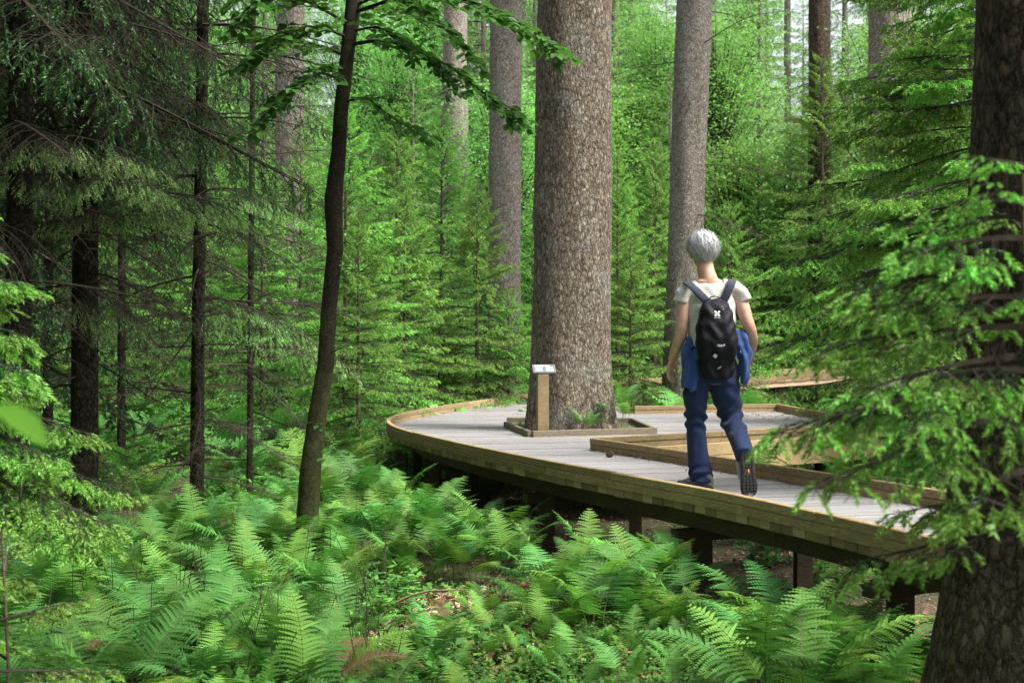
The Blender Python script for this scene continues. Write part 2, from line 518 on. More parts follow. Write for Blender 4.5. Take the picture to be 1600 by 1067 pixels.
# ------------------------------------------------------------------ boardwalk
DZ = 0.65             # deck height above the ground
def chaikin(pts, n=2):
    p = np.asarray(pts, float)
    for _ in range(n):
        q = np.empty((2 * (len(p) - 1), 2))
        q[0::2] = p[:-1] * 0.75 + p[1:] * 0.25
        q[1::2] = p[:-1] * 0.25 + p[1:] * 0.75
        p = np.concatenate([[p[0]], q, [p[-1]]])
    return p


NEAR = chaikin([(2.55, 3.2), (2.15, 4.2), (1.77, 5.2), (1.36, 6.33), (1.10, 6.95), (0.79, 7.55), (0.43, 8.25), (0.0, 9.15), (-0.53, 10.4), (-0.95, 11.5), (-1.2, 12.3),
                (-1.36, 13.1), (-1.42, 13.8), (-1.38, 14.6), (-1.25, 15.4), (-0.96, 16.6), (-0.48, 18.3), (0.19, 20.5), (0.62, 22.0)])
CH2 = [[(1.98, 21.6), (1.78, 19.0), (1.59, 16.4)], [(1.59, 16.4), (3.75, 17.1)], [(3.75, 17.1), (3.97, 13.0)], [(3.97, 13.0), (0.73, 10.75)],
       [(0.73, 10.75), (1.10, 9.98), (1.47, 9.15), (1.92, 8.1), (2.32, 7.2), (2.75, 6.15), (3.2, 5.0), (3.9, 3.5)]]
POLY = np.concatenate([NEAR] + [np.array(c[:-1]) for c in CH2] + [np.array([CH2[-1][-1]])])


def seg_arc(poly):
    d = np.linalg.norm(np.diff(poly, axis=0), axis=1)
    return np.concatenate([[0], np.cumsum(d)])


def sub_line(poly, s0, s1):
    S = seg_arc(poly)
    keep = [s0] + [s for s in S if s0 + 0.02 < s < s1 - 0.02] + [s1]
    return np.stack([np.interp(keep, S, poly[:, 0]), np.interp(keep, S, poly[:, 1])], 1)


def offset_line(L, off):
    """shift to the inner (right-hand) side"""
    t = nrm(np.gradient(L, axis=0))
    return L + np.stack([t[:, 1], -t[:, 0]], 1) * off


def board(poly, s0, s1, z0, z1, th, mat, parent, name, off=0.0, zf=None):
    L = sub_line(np.asarray(poly, float), s0, s1)
    A = offset_line(L, off); B = offset_line(L, off + th)
    k = len(L)
    dz = np.zeros(k) if zf is None else np.array([zf(x, y) for x, y in L])
    e = 0.004
    ring = np.stack([np.c_[A, z0 + dz], np.c_[A, z1 - e + dz], np.c_[A * .88 + B * .12, z1 + dz], np.c_[A * .12 + B * .88, z1 + dz], np.c_[B, z1 - e + dz], np.c_[B, z0 + dz]], 1)   # k,6,3
    V = ring.reshape(-1, 3)
    n = 6
    i, j = np.meshgrid(np.arange(k - 1), np.arange(n), indexing='ij')
    a = i * n + j; b = i * n + (j + 1) % n
    Fq = np.stack([a, a + n, b + n, b], -1).reshape(-1, 4)
    mb = MB().add(V, Fq)
    mb.add(np.concatenate([V[:6], V[-6:]]), [(0, 1, 2, 3, 4, 5), (11, 10, 9, 8, 7, 6)])
    c = V.mean(0)
    for q in range(len(mb.ch)):
        v, f, m_, cc = mb.ch[q]
        mb.ch[q] = (v - c, f, m_, cc)
    return mb.obj(name, mat, parent, loc=tuple(c))


def boards_along(poly, z0, z1, th, mat, parent, name, step=1.9, off=0.0, phase=0.0, zf=None, jit=0.004):
    poly = np.asarray(poly, float)
    S = seg_arc(poly)[-1]
    cuts = [0.0]
    s = step * (0.5 + phase)
    while s < S - 0.4:
        cuts.append(s); s += step * random.uniform(0.85, 1.15)
    cuts.append(S)
    for a, b in zip(cuts[:-1], cuts[1:]):
        d = random.uniform(-jit, jit)
        board(poly, a + 0.0025, b - 0.0025, z0, z1 + d * 0.5, th, mat, parent, name, off + d, zf)


def planks(poly, theta, pitch, gap, zt, th, parent, zf=None, mat=DECK, vlo=None, vhi=None, inset=0.008, hole=None):
    u = np.array([math.cos(theta), math.sin(theta)]); v = np.array([-u[1], u[0]])
    pu = poly @ u; pv = poly @ v
    lo = pv.min() if vlo is None else vlo; hi = pv.max() if vhi is None else vhi

    rings = [(pu, pv)] + ([(hole @ u, hole @ v)] if hole is not None else [])

    def cross(c):
        xs = []
        for ru, rv in rings:
            for a in range(len(ru)):
                b = (a + 1) % len(ru)
                if (rv[a] - c) * (rv[b] - c) < 0:
                    t = (c - rv[a]) / (rv[b] - rv[a])
                    xs.append(ru[a] + t * (ru[b] - ru[a]))
        return sorted(xs)
    c = lo + 0.01
    while c + pitch < hi:
        w = pitch - gap + random.uniform(-0.003, 0.003)
        x0, x1, xm = cross(c), cross(c + w), cross(c + w / 2)
        if not (len(x0) == len(x1) == len(xm)):
            x0 = x1 = xm
        for k in range(0, len(xm) - 1, 2):
            a0, b0, a1, b1 = x0[k] + inset, x0[k + 1] - inset, x1[k] + inset, x1[k + 1] - inset
            if b0 - a0 < 0.06 or b1 - a1 < 0.06:
                continue
            j = random.uniform(-0.008, 0.004)
            top = [u * (a0 + j) + v * c, u * b0 + v * c, u * b1 + v * (c + w), u * (a1 + j) + v * (c + w)]
            dz = random.uniform(-0.0025, 0.0025)
            zz = [zt + dz + (zf(*p) if zf else 0) for p in top]
            V = np.array([[p[0], p[1], z] for p, z in zip(top, zz)] + [[p[0], p[1], z - th] for p, z in zip(top, zz)])
            mb = MB().add(V, [(0, 1, 2, 3), (7, 6, 5, 4), (0, 4, 5, 1), (1, 5, 6, 2), (2, 6, 7, 3), (3, 7, 4, 0)])
            mb.obj('plank', mat, parent)
        c += pitch


def boardwalk():
    t = thing('boardwalk', 'raised grey timber boardwalk curving round the giant trunk with low wooden kerbs', 'boardwalk')
    planks(POLY, R(13), 0.105, 0.0035, DZ, 0.045, t, inset=0.012, hole=np.array([(0.0, 13.75), (0.22, 12.26), (1.43, 12.74), (1.37, 14.38), (0.02, 14.46)]))
    KH = 0.052
    # double kerb: a lower and an upper board
    boards_along(NEAR, DZ + 0.002, DZ + KH, 0.045, WOOD_KERB, t, 'kerb_board', 2.1, 0.0, 0.3)
    boards_along(NEAR, DZ + KH + 0.003, DZ + 2 * KH, 0.045, WOOD_KERB, t, 'kerb_board', 2.1, 0.002, 0.0)
    for q, ch in enumerate(CH2):
        L = np.array(ch)
        if q in (1, 2, 3):
            d = nrm(L[1] - L[0]); L = np.array([L[0] + d * 0.05, L[1]])
        st = 2.6
        if q == 3:        # this side has deep boards that hide the plank ends
            for z0, z1, of in ((DZ + 0.055, DZ + 0.105, 0.0), (DZ + 0.002, DZ + 0.052, 0.003)):
                boards_along(L, z0, z1, 0.045, WOOD_KERB, t, 'kerb_board', st, of, 0.4)
            for z0, z1, of in ((DZ - 0.115, DZ - 0.003, -0.032), (DZ - 0.27, DZ - 0.119, -0.030)):
                boards_along(L, z0, z1, 0.028, WOOD_WALL, t, 'fascia_board', 3.3, of, 0.5)
        else:
            boards_along(L, DZ + 0.002, DZ + KH, 0.045, WOOD_KERB, t, 'kerb_board', st, 0.0, 0.2)
            boards_along(L, DZ + KH + 0.003, DZ + 2 * KH, 0.045, WOOD_KERB, t, 'kerb_board', st, 0.002, 0.45)
    # joists under the near edge and the inner edge, set back
    boards_along(NEAR, DZ - 0.21, DZ - 0.052, 0.06, WOOD_POST, t, 'joist', 2.4, 0.30, 0.1)
    boards_along(NEAR, DZ - 0.21, DZ - 0.052, 0.06, WOOD_POST, t, 'joist', 2.4, 0.75, 0.1)
    for q in (0, 1, 2, 4):
        boards_along(np.array(CH2[q]), DZ - 0.21, DZ - 0.052, 0.06, WOOD_POST, t, 'joist', 2.4, 0.14, 0.1)
    # posts in pairs with a cross beam on top
    S = seg_arc(NEAR); inner = np.array(CH2[-1])
    def post(x, y, w=0.10):
        g = float(gh(x, y)) - 0.12
        m = MB(); h = DZ - 0.212 - g
        box(m, (0, 0, h / 2), (w, w, h))
        o = m.obj('post', WOOD_POST, t, loc=(x, y, g)); o.rotation_euler = (0, 0, random.uniform(-.2, .2))
    def beam(a, b):
        a = np.array(a, float); b = np.array(b, float); d = nrm(b - a); L = np.linalg.norm(b - a)
        m = MB(); box(m, (0, 0, 0), (L, 0.09, 0.075))
        o = m.obj('cross_beam', WOOD_POST, t, loc=((a[0] + b[0]) / 2, (a[1] + b[1]) / 2, DZ - 0.212 - 0.0385)); o.rotation_euler = (0, 0, math.atan2(d[1], d[0]))
    for s in (0.9, 2.75, 4.55, 6.6, 8.5):
        x = np.interp(s, S, NEAR[:, 0]); y = np.interp(s, S, NEAR[:, 1])
        d = np.array([0.90, 0.43])
        post(x + d[0] * 0.36, y + d[1] * 0.36, 0.105); post(x + d[0] * 1.15, y + d[1] * 1.15)
        beam(np.array([x, y]) + d * 0.16, np.array([x, y]) + d * 1.4)
    for x, y in ((-0.75, 11.6), (-1.15, 12.75), (-1.12, 14.4), (-.4, 12.6), (.3, 11.6), (1.3, 11.9), (2.3, 12.6), (3.4, 13.4), (0.2, 15.4), (1.9, 15.6), (3.3, 16.3)):
        post(x, y)
    # low frame round the giant trunk
    T = [(-0.06, 13.75), (0.20, 12.22), (1.46, 12.72), (1.40, 14.4), (-0.02, 14.5)]
    for a, b in ((0, 1), (1, 2), (2, 3), (3, 4)):
        A, B = np.array(T[a]), np.array(T[b]); d = nrm(B - A)
        A2 = A + d * (0.046 if a % 2 == 0 else 0.0); B2 = B - d * (0.001 if a % 2 == 0 else -0.045)
        board(np.array([A2, B2]), 0, np.linalg.norm(B2 - A2), DZ + 0.002, DZ + 0.065, 0.042, WOOD_FRAME, t, 'frame_board')
    # soil inside the frame
    m = MB(); a = np.linspace(0, 2 * PI, 9)[:-1]
    soil = [(-0.0, 13.75), (0.24, 12.30), (1.40, 12.76), (1.34, 14.33), (0.04, 14.43)]
    n = len(soil)
    V = [(x, y, DZ + 0.012) for x, y in soil] + [(0.65, 13.4, DZ + 0.05)]
    m.add(V, [(k, (k + 1) % n, n) for k in range(n)])
    m.obj('soil', GROUND, t)
    return t


boardwalk()


def ramp_walk():
    cl = chaikin([(1.28, 21.95), (1.7, 23.4), (2.6, 24.7), (4.2, 25.5), (5.5, 26.0), (7.5, 26.6), (11.5, 27.6)], 2)
    zz = np.interp(np.linspace(0, 1, 60), np.linspace(0, 1, 7), [0, .01, .06, .18, .30, .44, .62])
    S = seg_arc(cl)
    def zf(x, y):
        k = np.argmin((cl[:, 0] - x) ** 2 + (cl[:, 1] - y) ** 2)
        return float(np.interp(S[k] / S[-1], [0, .15, .3, .48, .62, .78, 1], [0, .01, .08, .2, .29, .41, .58]))
    t = thing('boardwalk_ramp', 'distant boardwalk ramp rising to the right behind the walker', 'boardwalk')
    L = offset_line(cl, -0.7); Rr = offset_line(cl, 0.7)
    k = len(cl)
    step = 0.21
    s = 0.08
    while s < S[-1] - 0.1:
        q = []
        for ss in (s, s + step - 0.012):
            c = np.array([np.interp(ss, S, L[:, 0]), np.interp(ss, S, L[:, 1])]); d = np.array([np.interp(ss, S, Rr[:, 0]), np.interp(ss, S, Rr[:, 1])])
            z = DZ + zf(*((c + d) / 2))
            q += [(c, z), (d, z)]
        top = [q[0], q[1], q[3], q[2]]
        V = np.array([[p[0], p[1], z] for p, z in top] + [[p[0], p[1], z - 0.045] for p, z in top])
        MB().add(V, [(0, 1, 2, 3), (7, 6, 5, 4), (0, 4, 5, 1), (1, 5, 6, 2), (2, 6, 7, 3), (3, 7, 4, 0)]).obj('plank', DECK, t)
        s += step
    for off in (L, Rr[::-1]):
        boards_along(off, DZ + 0.003, DZ + 0.15, 0.05, WOOD_KERB, t, 'kerb_board', 2.4, 0.0, 0.2, zf=zf)
    rr = Rr[::-1]
    boards_along(rr, DZ - 0.14, DZ - 0.05, 0.03, WOOD_PINK, t, 'fascia_board', 2.8, 0.02, 0.4, zf=zf)
    S2 = seg_arc(rr)[-1]
    for z0, z1 in ((-0.02, 0.148), (-0.19, -0.024), (-0.36, -0.194)):
        for a, b in ((0.05, 2.2), (2.21, 4.75)):
            board(rr, a, b, DZ + z0, DZ + z1, 0.03, WOOD_PINK, t, 'side_panel_board', -0.033, zf)
    for ss in (0.6, 2.4, 4.4, 6.2, 8.0, 10.0):
        x = np.interp(ss, seg_arc(rr), rr[:, 0]); y = np.interp(ss, seg_arc(rr), rr[:, 1])
        m = MB(); z1 = DZ + zf(x, y) - 0.15; g = float(gh(x, y)) - .1
        box(m, (0, 0, (z1 - g) / 2), (0.12, 0.12, z1 - g)); m.obj('post', WOOD_POST, t, loc=(x - .05, y + 0.18, g))


ramp_walk()

# ------------------------------------------------------------------ spruce branches (shared shapes)
LIME = np.array([0.22, 0.435, 0.088]); OLD = np.array([0.036, 0.11, 0.036]); PALE = np.array([0.15, 0.30, 0.07])


def make_branch(L, seed, sec=11, sec_len=0.42, ang=55, hang=0.12, droop=0.25, tipup=0.12, tert=5, nn=15, nl=0.017, nw=0.003,
                newlen=0.06, new=LIME, old=OLD, bare=0.0, nfrac=1.0, wood=True, new_nn=None, keep=1.0, r0=None, new_w=1.25):
    g = np.random.default_rng(seed)
    ph = g.uniform(0, 6)
    def main(t):
        return np.array([L * t, 0.05 * L * math.sin(3 * t + ph), -droop * L * t * t + tipup * L * t ** 3])
    segs = []                       # a, b, new?, r
    wa, wb, wr = [], [], []
    mp = [main(t) for t in np.linspace(0, 1, 9)]
    r0 = r0 if r0 else 0.006 + 0.006 * L
    for k in range(8):
        wa.append(mp[k]); wb.append(mp[k + 1]); wr.append((r0 * (1 - k / 8.5), r0 * (1 - (k + 1) / 8.5)))
        if k >= 3 and k < 7:
            segs.append((mp[k], mp[k + 1], 0))
    def shoot(p, d, l):
        """a leafy shoot: an older part and this year's tip"""
        d = nrm(d)
        if g.random() > keep:
            return
        nl_ = min(newlen * g.uniform(.8, 1.25), l)
        if l - nl_ > 0.02:
            segs.append((p, p + d * (l - nl_), 0))
        if g.random() < nfrac:
            d2 = nrm(d + np.array([0, 0, -0.25 - hang * 0.6]))
            q = p + d * (l - nl_)
            segs.append((q, q + d2 * nl_, 1))
    shoot(mp[7], mp[8] - mp[7], newlen * 2.0)
    for i in range(sec):
        for sd in (-1, 1):
            t = 0.10 + 0.88 * (i + g.random() * 0.8) / sec
            p = main(t); tg = nrm(main(min(1, t + .02)) - main(t - .02))
            l = L * sec_len * max(0.02, 1 - t) ** 0.7 * g.uniform(0.7, 1.12) + 0.05
            a = R(ang + g.normal(0, 7))
            d = tg * math.cos(a) + np.array([0, sd, 0]) * math.sin(a) + np.array([0, 0, g.normal(-.03, .13)])
            isb = g.random() < bare * (1.3 - t)
            k = max(2, int(l / 0.12)); pts = [p]
            for q in range(k):
                d = nrm(d + np.array([0.05, 0, -hang * 1.6 / k]))
                pts.append(pts[-1] + d * l / k)
            for q in range(k):
                wa.append(pts[q]); wb.append(pts[q + 1]); rr = 0.0022 + 0.003 * l
                wr.append((rr * (1 - q / (k + .5)), rr * (1 - (q + 1) / (k + .5))))
                if not isb and q < k - 1 and q > 0:
                    segs.append((pts[q], pts[q + 1], 0))
            if not isb:
                shoot(pts[-2], pts[-1] - pts[-2], l / k)
            nt_ = max(1, int(tert * l / (L * sec_len + .05) + .5))
            for q in range(nt_):
                for s2 in (-1, 1):
                    u = 0.22 + 0.7 * (q + g.random() * .8) / nt_
                    x = u * k; x0 = min(k - 1, int(x)); pp = pts[x0] + (pts[x0 + 1] - pts[x0]) * (x - x0)
                    tg2 = nrm(pts[x0 + 1] - pts[x0])
                    side = nrm(np.cross(tg2, np.array([0, 0, 1.0])))
                    d2 = tg2 * 0.68 + side * s2 * 0.72 + np.array([0, 0, -hang + g.normal(0, .1)])
                    l2 = (l * 0.42 * (1 - u) + 0.045) * g.uniform(.75, 1.2)
                    if isb:
                        if g.random() < .7:
                            e = pp + nrm(d2) * l2 * 0.8
                            wa.append(pp); wb.append(e); wr.append((0.0016, 0.0009))
                    else:
                        wa.append(pp); wb.append(pp + nrm(d2) * l2 * .6); wr.append((0.0016, 0.001))
                        shoot(pp, d2, l2)
    m = MB()
    if wood:
        wr = np.array(wr)
        V, Fq = sticks(wa, wb, wr[:, 0], wr[:, 1])
        m.add(V, Fq, 1, (0.08, 0.06, 0.045))
    for nw_, colr in ((0, old), (1, new)):
        S_ = [(a, b) for a, b, q in segs if q == nw_]
        if not S_:
            continue
        A = np.array([s[0] for s in S_]); B = np.array([s[1] for s in S_])
        col = np.asarray(colr)[None] * g.uniform(.75, 1.25, (len(A), 1)) * (1 + g.normal(0, .06, (len(A), 3)))
        n_ = nn if nw_ == 0 else (new_nn or nn)
        V, Fq, cc = needles(A, B, n_, nl * (1.0 if nw_ == 0 else 1.05), nw * (1.0 if nw_ == 0 else new_w), 0.75 if nw_ == 0 else 0.95, col, rg=g)
        m.add(V, Fq, 0, cc)
    return m.compact()


def make_bare(L, seed, sec=10, droop=0.2, tert=5, curve=0.1):
    """dead lower branch: fine leafless twigs"""
    g = np.random.default_rng(seed); wa, wb, wr = [], [], []
    ph = g.uniform(0, 6)
    def main(t):
        return np.array([L * t, curve * L * math.sin(2.5 * t + ph) * t, -droop * L * t * t + .03 * L * math.sin(7 * t + ph) * t])
    n = 8; mp = [main(t) for t in np.linspace(0, 1, n + 1)]
    r0 = 0.004 + 0.0045 * L
    for k in range(n):
        wa.append(mp[k]); wb.append(mp[k + 1]); wr.append((r0 * (1 - k / (n + .6)), r0 * (1 - (k + 1) / (n + .6))))
    for i in range(sec):
        for sd in (-1, 1):
            if g.random() < .12:
                continue
            t = 0.12 + .86 * (i + g.random()) / sec; p = main(t)
            l = L * .38 * (1.05 - t) ** .6 * g.uniform(.4, 1.2) + .03
            d = nrm(np.array([.6, sd * .8, g.normal(-.1, .25)])); k = 4; pts = [p]
            for q in range(k):
                d = nrm(d + np.array([.03, 0, -.10]) + g.normal(0, .12, 3)); pts.append(pts[-1] + d * l / k)
            for q in range(k):
                wa.append(pts[q]); wb.append(pts[q + 1]); rr = .0016 + .0022 * l; wr.append((rr * (1 - q / 5), rr * (1 - (q + 1) / 5)))
            for q in range(tert):
                x = g.uniform(.3, k - .01); x0 = int(x); pp = pts[x0] + (pts[x0 + 1] - pts[x0]) * (x - x0)
                d2 = nrm(pts[x0 + 1] - pts[x0]) * .6 + g.normal(0, .5, 3)
                l2 = l * .35 * g.uniform(.4, 1.1) + .02
                mid = pp + nrm(d2) * l2 * .5; e = mid + nrm(d2 + np.array([0, 0, -.35])) * l2 * .5
                wa += [pp, mid]; wb += [mid, e]; wr += [(.0016, .0012), (.0012, .0007)]
    wr = np.array(wr)
    V, Fq = sticks(wa, wb, wr[:, 0], wr[:, 1])
    return MB().add(V, Fq, 1, (.08, .06, .045)).compact()


def trunk_mesh(name, pts, rad, n, rows, mat, flare=0.0, rough=0.012, seed=0, lump=0):
    """trunk along pts (local), with root flare and uneven sides"""
    g = np.random.default_rng(seed)
    pts = np.asarray(pts, float); S = np.linspace(0, 1, len(pts)); q = np.linspace(0, 1, rows) ** 1.5
    X = np.stack([np.interp(q, S, pts[:, k]) for k in range(3)], 1); r = np.interp(q, S, rad)
    a = np.arange(n) / n * 2 * PI
    h = X[:, 2] - X[0, 2]
    ph = g.uniform(0, 6, 8)
    lob = (0.5 * np.cos(3 * a + ph[0]) + 0.35 * np.cos(5 * a + ph[1]) + 0.25 * np.cos(2 * a + ph[2]))
    fl = np.exp(-h / (0.55 * max(r[0], .05) * 2.2))
    ir = 1 + 0.03 * np.cos(a[None] * 2 + ph[3] + h[:, None] * .7) + 0.02 * np.cos(a[None] * 5 + ph[4] + h[:, None] * 1.9)
    ir = ir + rough / max(r.mean(), .03) * 0.5 * (np.sin(a[None] * 17 + 6 * np.sin(h[:, None] * 5 + ph[5])) * np.sin(h[:, None] * 23 + 3 * np.cos(a[None] * 4 + ph[6])))
    for _ in range(int(lump)):
        za, aa, sz, am = g.uniform(0, h.max() * .75), g.uniform(0, 2 * PI), g.uniform(.05, .22), g.uniform(-.03, .055)
        da = np.angle(np.exp(1j * (a - aa)))
        ir = ir + am * np.exp(-((h[:, None] - za) / (sz * 1.3)) ** 2 - (da[None] * r.mean() / sz) ** 2)
    ir = ir + fl[:, None] * flare * (1 + 0.55 * lob[None])
    RR = r[:, None] * ir
    V = np.stack([X[:, 0:1] + RR * np.cos(a), X[:, 1:2] + RR * np.sin(a), np.repeat(X[:, 2:3], n, 1)], -1).reshape(-1, 3)
    i, j = np.meshgrid(np.arange(rows - 1), np.arange(n), indexing='ij')
    A = i * n + j; B = i * n + (j + 1) % n
    return MB().add(V, np.stack([A, B, B + n, A + n], -1).reshape(-1, 4)).mesh(name, mat, True)


def rotm(az, pitch, roll=0.0, s=1.0, loc=(0, 0, 0)):
    M = Matrix.Translation(loc) @ Matrix.Rotation(az, 4, 'Z') @ Matrix.Rotation(-pitch, 4, 'Y') @ Matrix.Rotation(roll, 4, 'X') @ Matrix.Scale(s, 4)
    return np.array(M)


# near, detailed branches
B_NEAR = [make_branch(l, 100 + i, sec=s, nn=22, new_nn=34, tert=6, hang=.22, nl=.019, nw=.0042, newlen=.075, keep=.95, new_w=1.7, new=LIME * 1.08) for i, (l, s) in enumerate(((.45, 6), (.45, 6), (.8, 9), (.8, 9), (1.3, 13), (1.3, 13)))]
B_NEAR_L = [.45, .45, .8, .8, 1.3, 1.3]
# long branches of the dark spruces: sparse, hanging, shade put into their greens
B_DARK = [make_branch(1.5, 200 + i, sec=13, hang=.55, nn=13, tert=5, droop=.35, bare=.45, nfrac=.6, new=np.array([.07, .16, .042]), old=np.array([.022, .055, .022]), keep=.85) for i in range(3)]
B_ARCH = make_branch(1.5, 231, sec=16, hang=.8, nn=15, tert=7, droop=.62, tipup=.05, bare=.12, nfrac=1.0, new=np.array([.27, .43, .16]), old=np.array([.065, .13, .055]), nw=.004, newlen=.085, r0=.010, new_w=1.8)
B_SAP = [make_branch(l, 130 + i, sec=s_, nn=14, new_nn=34, tert=3, hang=.28, nl=.016, nw=.0032, newlen=.05, new=LIME * 1.15, new_w=1.6, keep=.85) for i, (l, s_) in enumerate(((.3, 4), (.45, 5), (.45, 5), (.6, 7)))]
B_BARE = [make_bare(1.5, 300 + i, sec=11, tert=7) for i in range(4)]
ME = {}
for i, b in enumerate(B_NEAR):
    ME['near%d' % i] = b.mesh('branch', [LEAF, TWIG])
for i, b in enumerate(B_DARK):
    ME['dark%d' % i] = b.mesh('branch', [LEAF, TWIG])
for i, b in enumerate(B_SAP):
    ME['sap%d' % i] = b.mesh('branch', [LEAF, TWIG])
ME['arch'] = B_ARCH.mesh('branch', [LEAF, TWIG])
for i, b in enumerate(B_BARE):
    ME['bare%d' % i] = b.mesh('bare_branch', [LEAF, TWIG])


def add_branch(parent, key, z, az, pitch, s=1.0, xy=(0, 0), roll=0.0, name='branch'):
    o = link(name, ME[key], parent)
    o.matrix_local = Matrix.Translation((xy[0], xy[1], z)) @ Matrix.Rotation(az, 4, 'Z') @ Matrix.Rotation(-pitch, 4, 'Y') @ Matrix.Rotation(roll, 4, 'X') @ Matrix.Diagonal((s, s, s, 1))
    return o


def crown(H, z0, nb, temps, tl, lmax, seed, top_pitch=45, low_pitch=-6, power=1.0, tint=1.0, shape=None):
    g = np.random.default_rng(seed); m = MB(); az = g.uniform(0, 6)
    for i in range(nb):
        t = (i + g.random() * .9) / nb
        z = z0 + (H - z0) * (1 - (1 - t) ** 1.15) if shape is None else z0 + (H - z0) * t
        u = (z - z0) / (H - z0)
        L = (lmax * (1 - u) ** power if shape is None else lmax * shape(u)) * g.uniform(.78, 1.12) + .16
        k = int(np.argmin(np.abs(np.array(tl) - L) + g.random(len(tl)) * .12))
        s = np.clip(L / tl[k], .45, 1.7)
        az += 2.4 + g.normal(0, .35)
        m.merge(temps[k], rotm(az, R(low_pitch + (top_pitch - low_pitch) * u ** 1.5 + g.normal(0, 5)), R(g.normal(0, 8)), s, (0, 0, z)), g.uniform(.85, 1.15))
    # leading shoot
    A = np.array([[0, 0, H - .25], [0, 0, H - .05]]); B = np.array([[0, 0, H - .05], [0, 0, H + .14]])
    V, Fq, cc = needles(A, B, 40, .02, .004, .9, LIME * .8, rg=g)
    m.add(V, Fq, 0, cc)
    return m.compact()


# crowns of the young spruces in the middle distance: three shapes shared by all
B_MID = [make_branch(l, 400 + i, sec=s, nn=7, new_nn=11, tert=4, nl=.027, nw=.007, newlen=.10, hang=.22, new=LIME * 1.05, new_w=1.9) for i, (l, s) in enumerate(((.5, 6), (.9, 8), (.9, 8), (1.5, 11), (1.5, 11)))]
MIDL = [.5, .9, .9, 1.5, 1.5]
YOUNG = []
for i, (H, nb, lm) in enumerate(((3.6, 72, 1.3), (4.6, 92, 1.7), (2.4, 54, 1.05), (5.6, 104, 2.0))):
    YOUNG.append((H, crown(H, .15, nb, B_MID, MIDL, lm, 40 + i, 50, -8).mesh('crown', [LEAF, TWIG]),
                  tube([(0, 0, -.1), (0, 0, H * .5), (0, 0, H)], [.012 + .009 * H, .006 + .005 * H, .004], 7).mesh('trunk', STEM, True)))

# crowns of the far forest, needles paled in place of haze
B_FAR = [make_branch(l, 500 + i, sec=s, nn=5, new_nn=6, tert=3, nl=.06, nw=.016, newlen=.16, hang=.35, new_w=1.6, new=np.array([.25, .43, .15]), old=np.array([.085, .185, .072])) for i, (l, s) in enumerate(((1.0, 6), (1.9, 10), (1.9, 10), (2.8, 12)))]
FARL = [1.0, 1.9, 1.9, 2.8]
FAR = []
for i, (H, nb, lm, z0) in enumerate(((9.0, 70, 2.3, .5), (13.0, 92, 2.7, 1.0), (16.0, 100, 3.0, 1.5))):
    FAR.append((H, crown(H, z0, nb, B_FAR, FARL, lm, 60 + i, 40, -14, power=.85).mesh('crown', [LEAF, TWIG]),
                tube([(0, 0, -.2), (0, 0, H * .5), (0, 0, H)], [.02 + .012 * H, .012 + .006 * H, .01], 8).mesh('trunk', BARK_GREY, True)))
# dense tops that stand above the picture, greens darkened to deepen the shade
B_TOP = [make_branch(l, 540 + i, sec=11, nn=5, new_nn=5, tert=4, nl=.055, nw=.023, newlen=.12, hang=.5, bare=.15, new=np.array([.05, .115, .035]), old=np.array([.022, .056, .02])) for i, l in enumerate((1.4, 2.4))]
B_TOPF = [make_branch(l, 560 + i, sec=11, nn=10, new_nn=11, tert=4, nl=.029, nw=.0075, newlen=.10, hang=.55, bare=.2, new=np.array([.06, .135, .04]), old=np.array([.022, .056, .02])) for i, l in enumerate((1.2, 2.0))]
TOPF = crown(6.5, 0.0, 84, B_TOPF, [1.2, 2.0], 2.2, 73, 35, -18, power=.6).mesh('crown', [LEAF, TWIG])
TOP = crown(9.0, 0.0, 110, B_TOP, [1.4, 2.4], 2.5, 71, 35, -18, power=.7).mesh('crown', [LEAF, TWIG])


def leaf_cloud(n, H, rx, seed, size=.052, col=(.205, .42, .125)):
    g = np.random.default_rng(seed)
    # leaves in flat layers round many twig ends
    k = n // 60
    t = g.random(k) ** .8
    c = np.stack([g.normal(0, .45, k) * rx * (1.05 - .75 * t), g.normal(0, .45, k) * rx * (1.05 - .75 * t), H * (.12 + .88 * t)], 1)
    p = np.repeat(c, 60, 0) + g.normal(0, 1, (k * 60, 3)) * np.array([.38, .38, .1])
    nn_ = nrm(g.normal(0, .45, p.shape) + np.array([0, 0, 1]))
    u = nrm(np.cross(nn_, g.normal(0, 1, p.shape))); v = np.cross(nn_, u)
    s = size * g.uniform(.6, 1.2, (len(p), 1))
    V = np.stack([p - u * s * .6, p + v * s * .38, p + u * s * .7, p - v * s * .38], 1).reshape(-1, 3)
    cc = np.repeat(np.asarray(col)[None] * g.uniform(.7, 1.3, (len(p), 1)), 4, 0)
    m = MB().add(V, np.arange(len(V)).reshape(-1, 4), 0, cc)
    lo = np.array([0, 0, 0.0])
    st = np.stack([c[:, 0] * .2, c[:, 1] * .2, c[:, 2] * .75], 1)
    V, Fq = sticks(st, c, .012, .004)
    return m.add(V, Fq, 1, (.08, .06, .04))


LEAFY = [(6.5, leaf_cloud(24000, 6.5, 2.0, 81).mesh('crown', [BEECH, TWIG]), tube([(0, 0, -.2), (.1, 0, 3), (0, .1, 5.8)], [.07, .045, .012], 7).mesh('trunk', BARK_GREY, True)),
         (4.5, leaf_cloud(14000, 4.5, 1.5, 82, col=(.19, .40, .10)).mesh('crown', [BEECH, TWIG]), tube([(0, 0, -.2), (.05, 0, 2), (0, .1, 4.2)], [.05, .03, .01], 7).mesh('trunk', BARK_GREY, True))]


def stand(name, kinds, idx, label, cat, x, y, s, rz, group=None, zoff=0.0, sz=None):
    H, cm, tm = kinds[idx]
    t = thing(name, label, cat, (x, y, float(gh(x, y)) + zoff), rz, group)
    t.scale = (s, s, sz or s)
    link('trunk', tm, t); link('crown', cm, t)
    return t


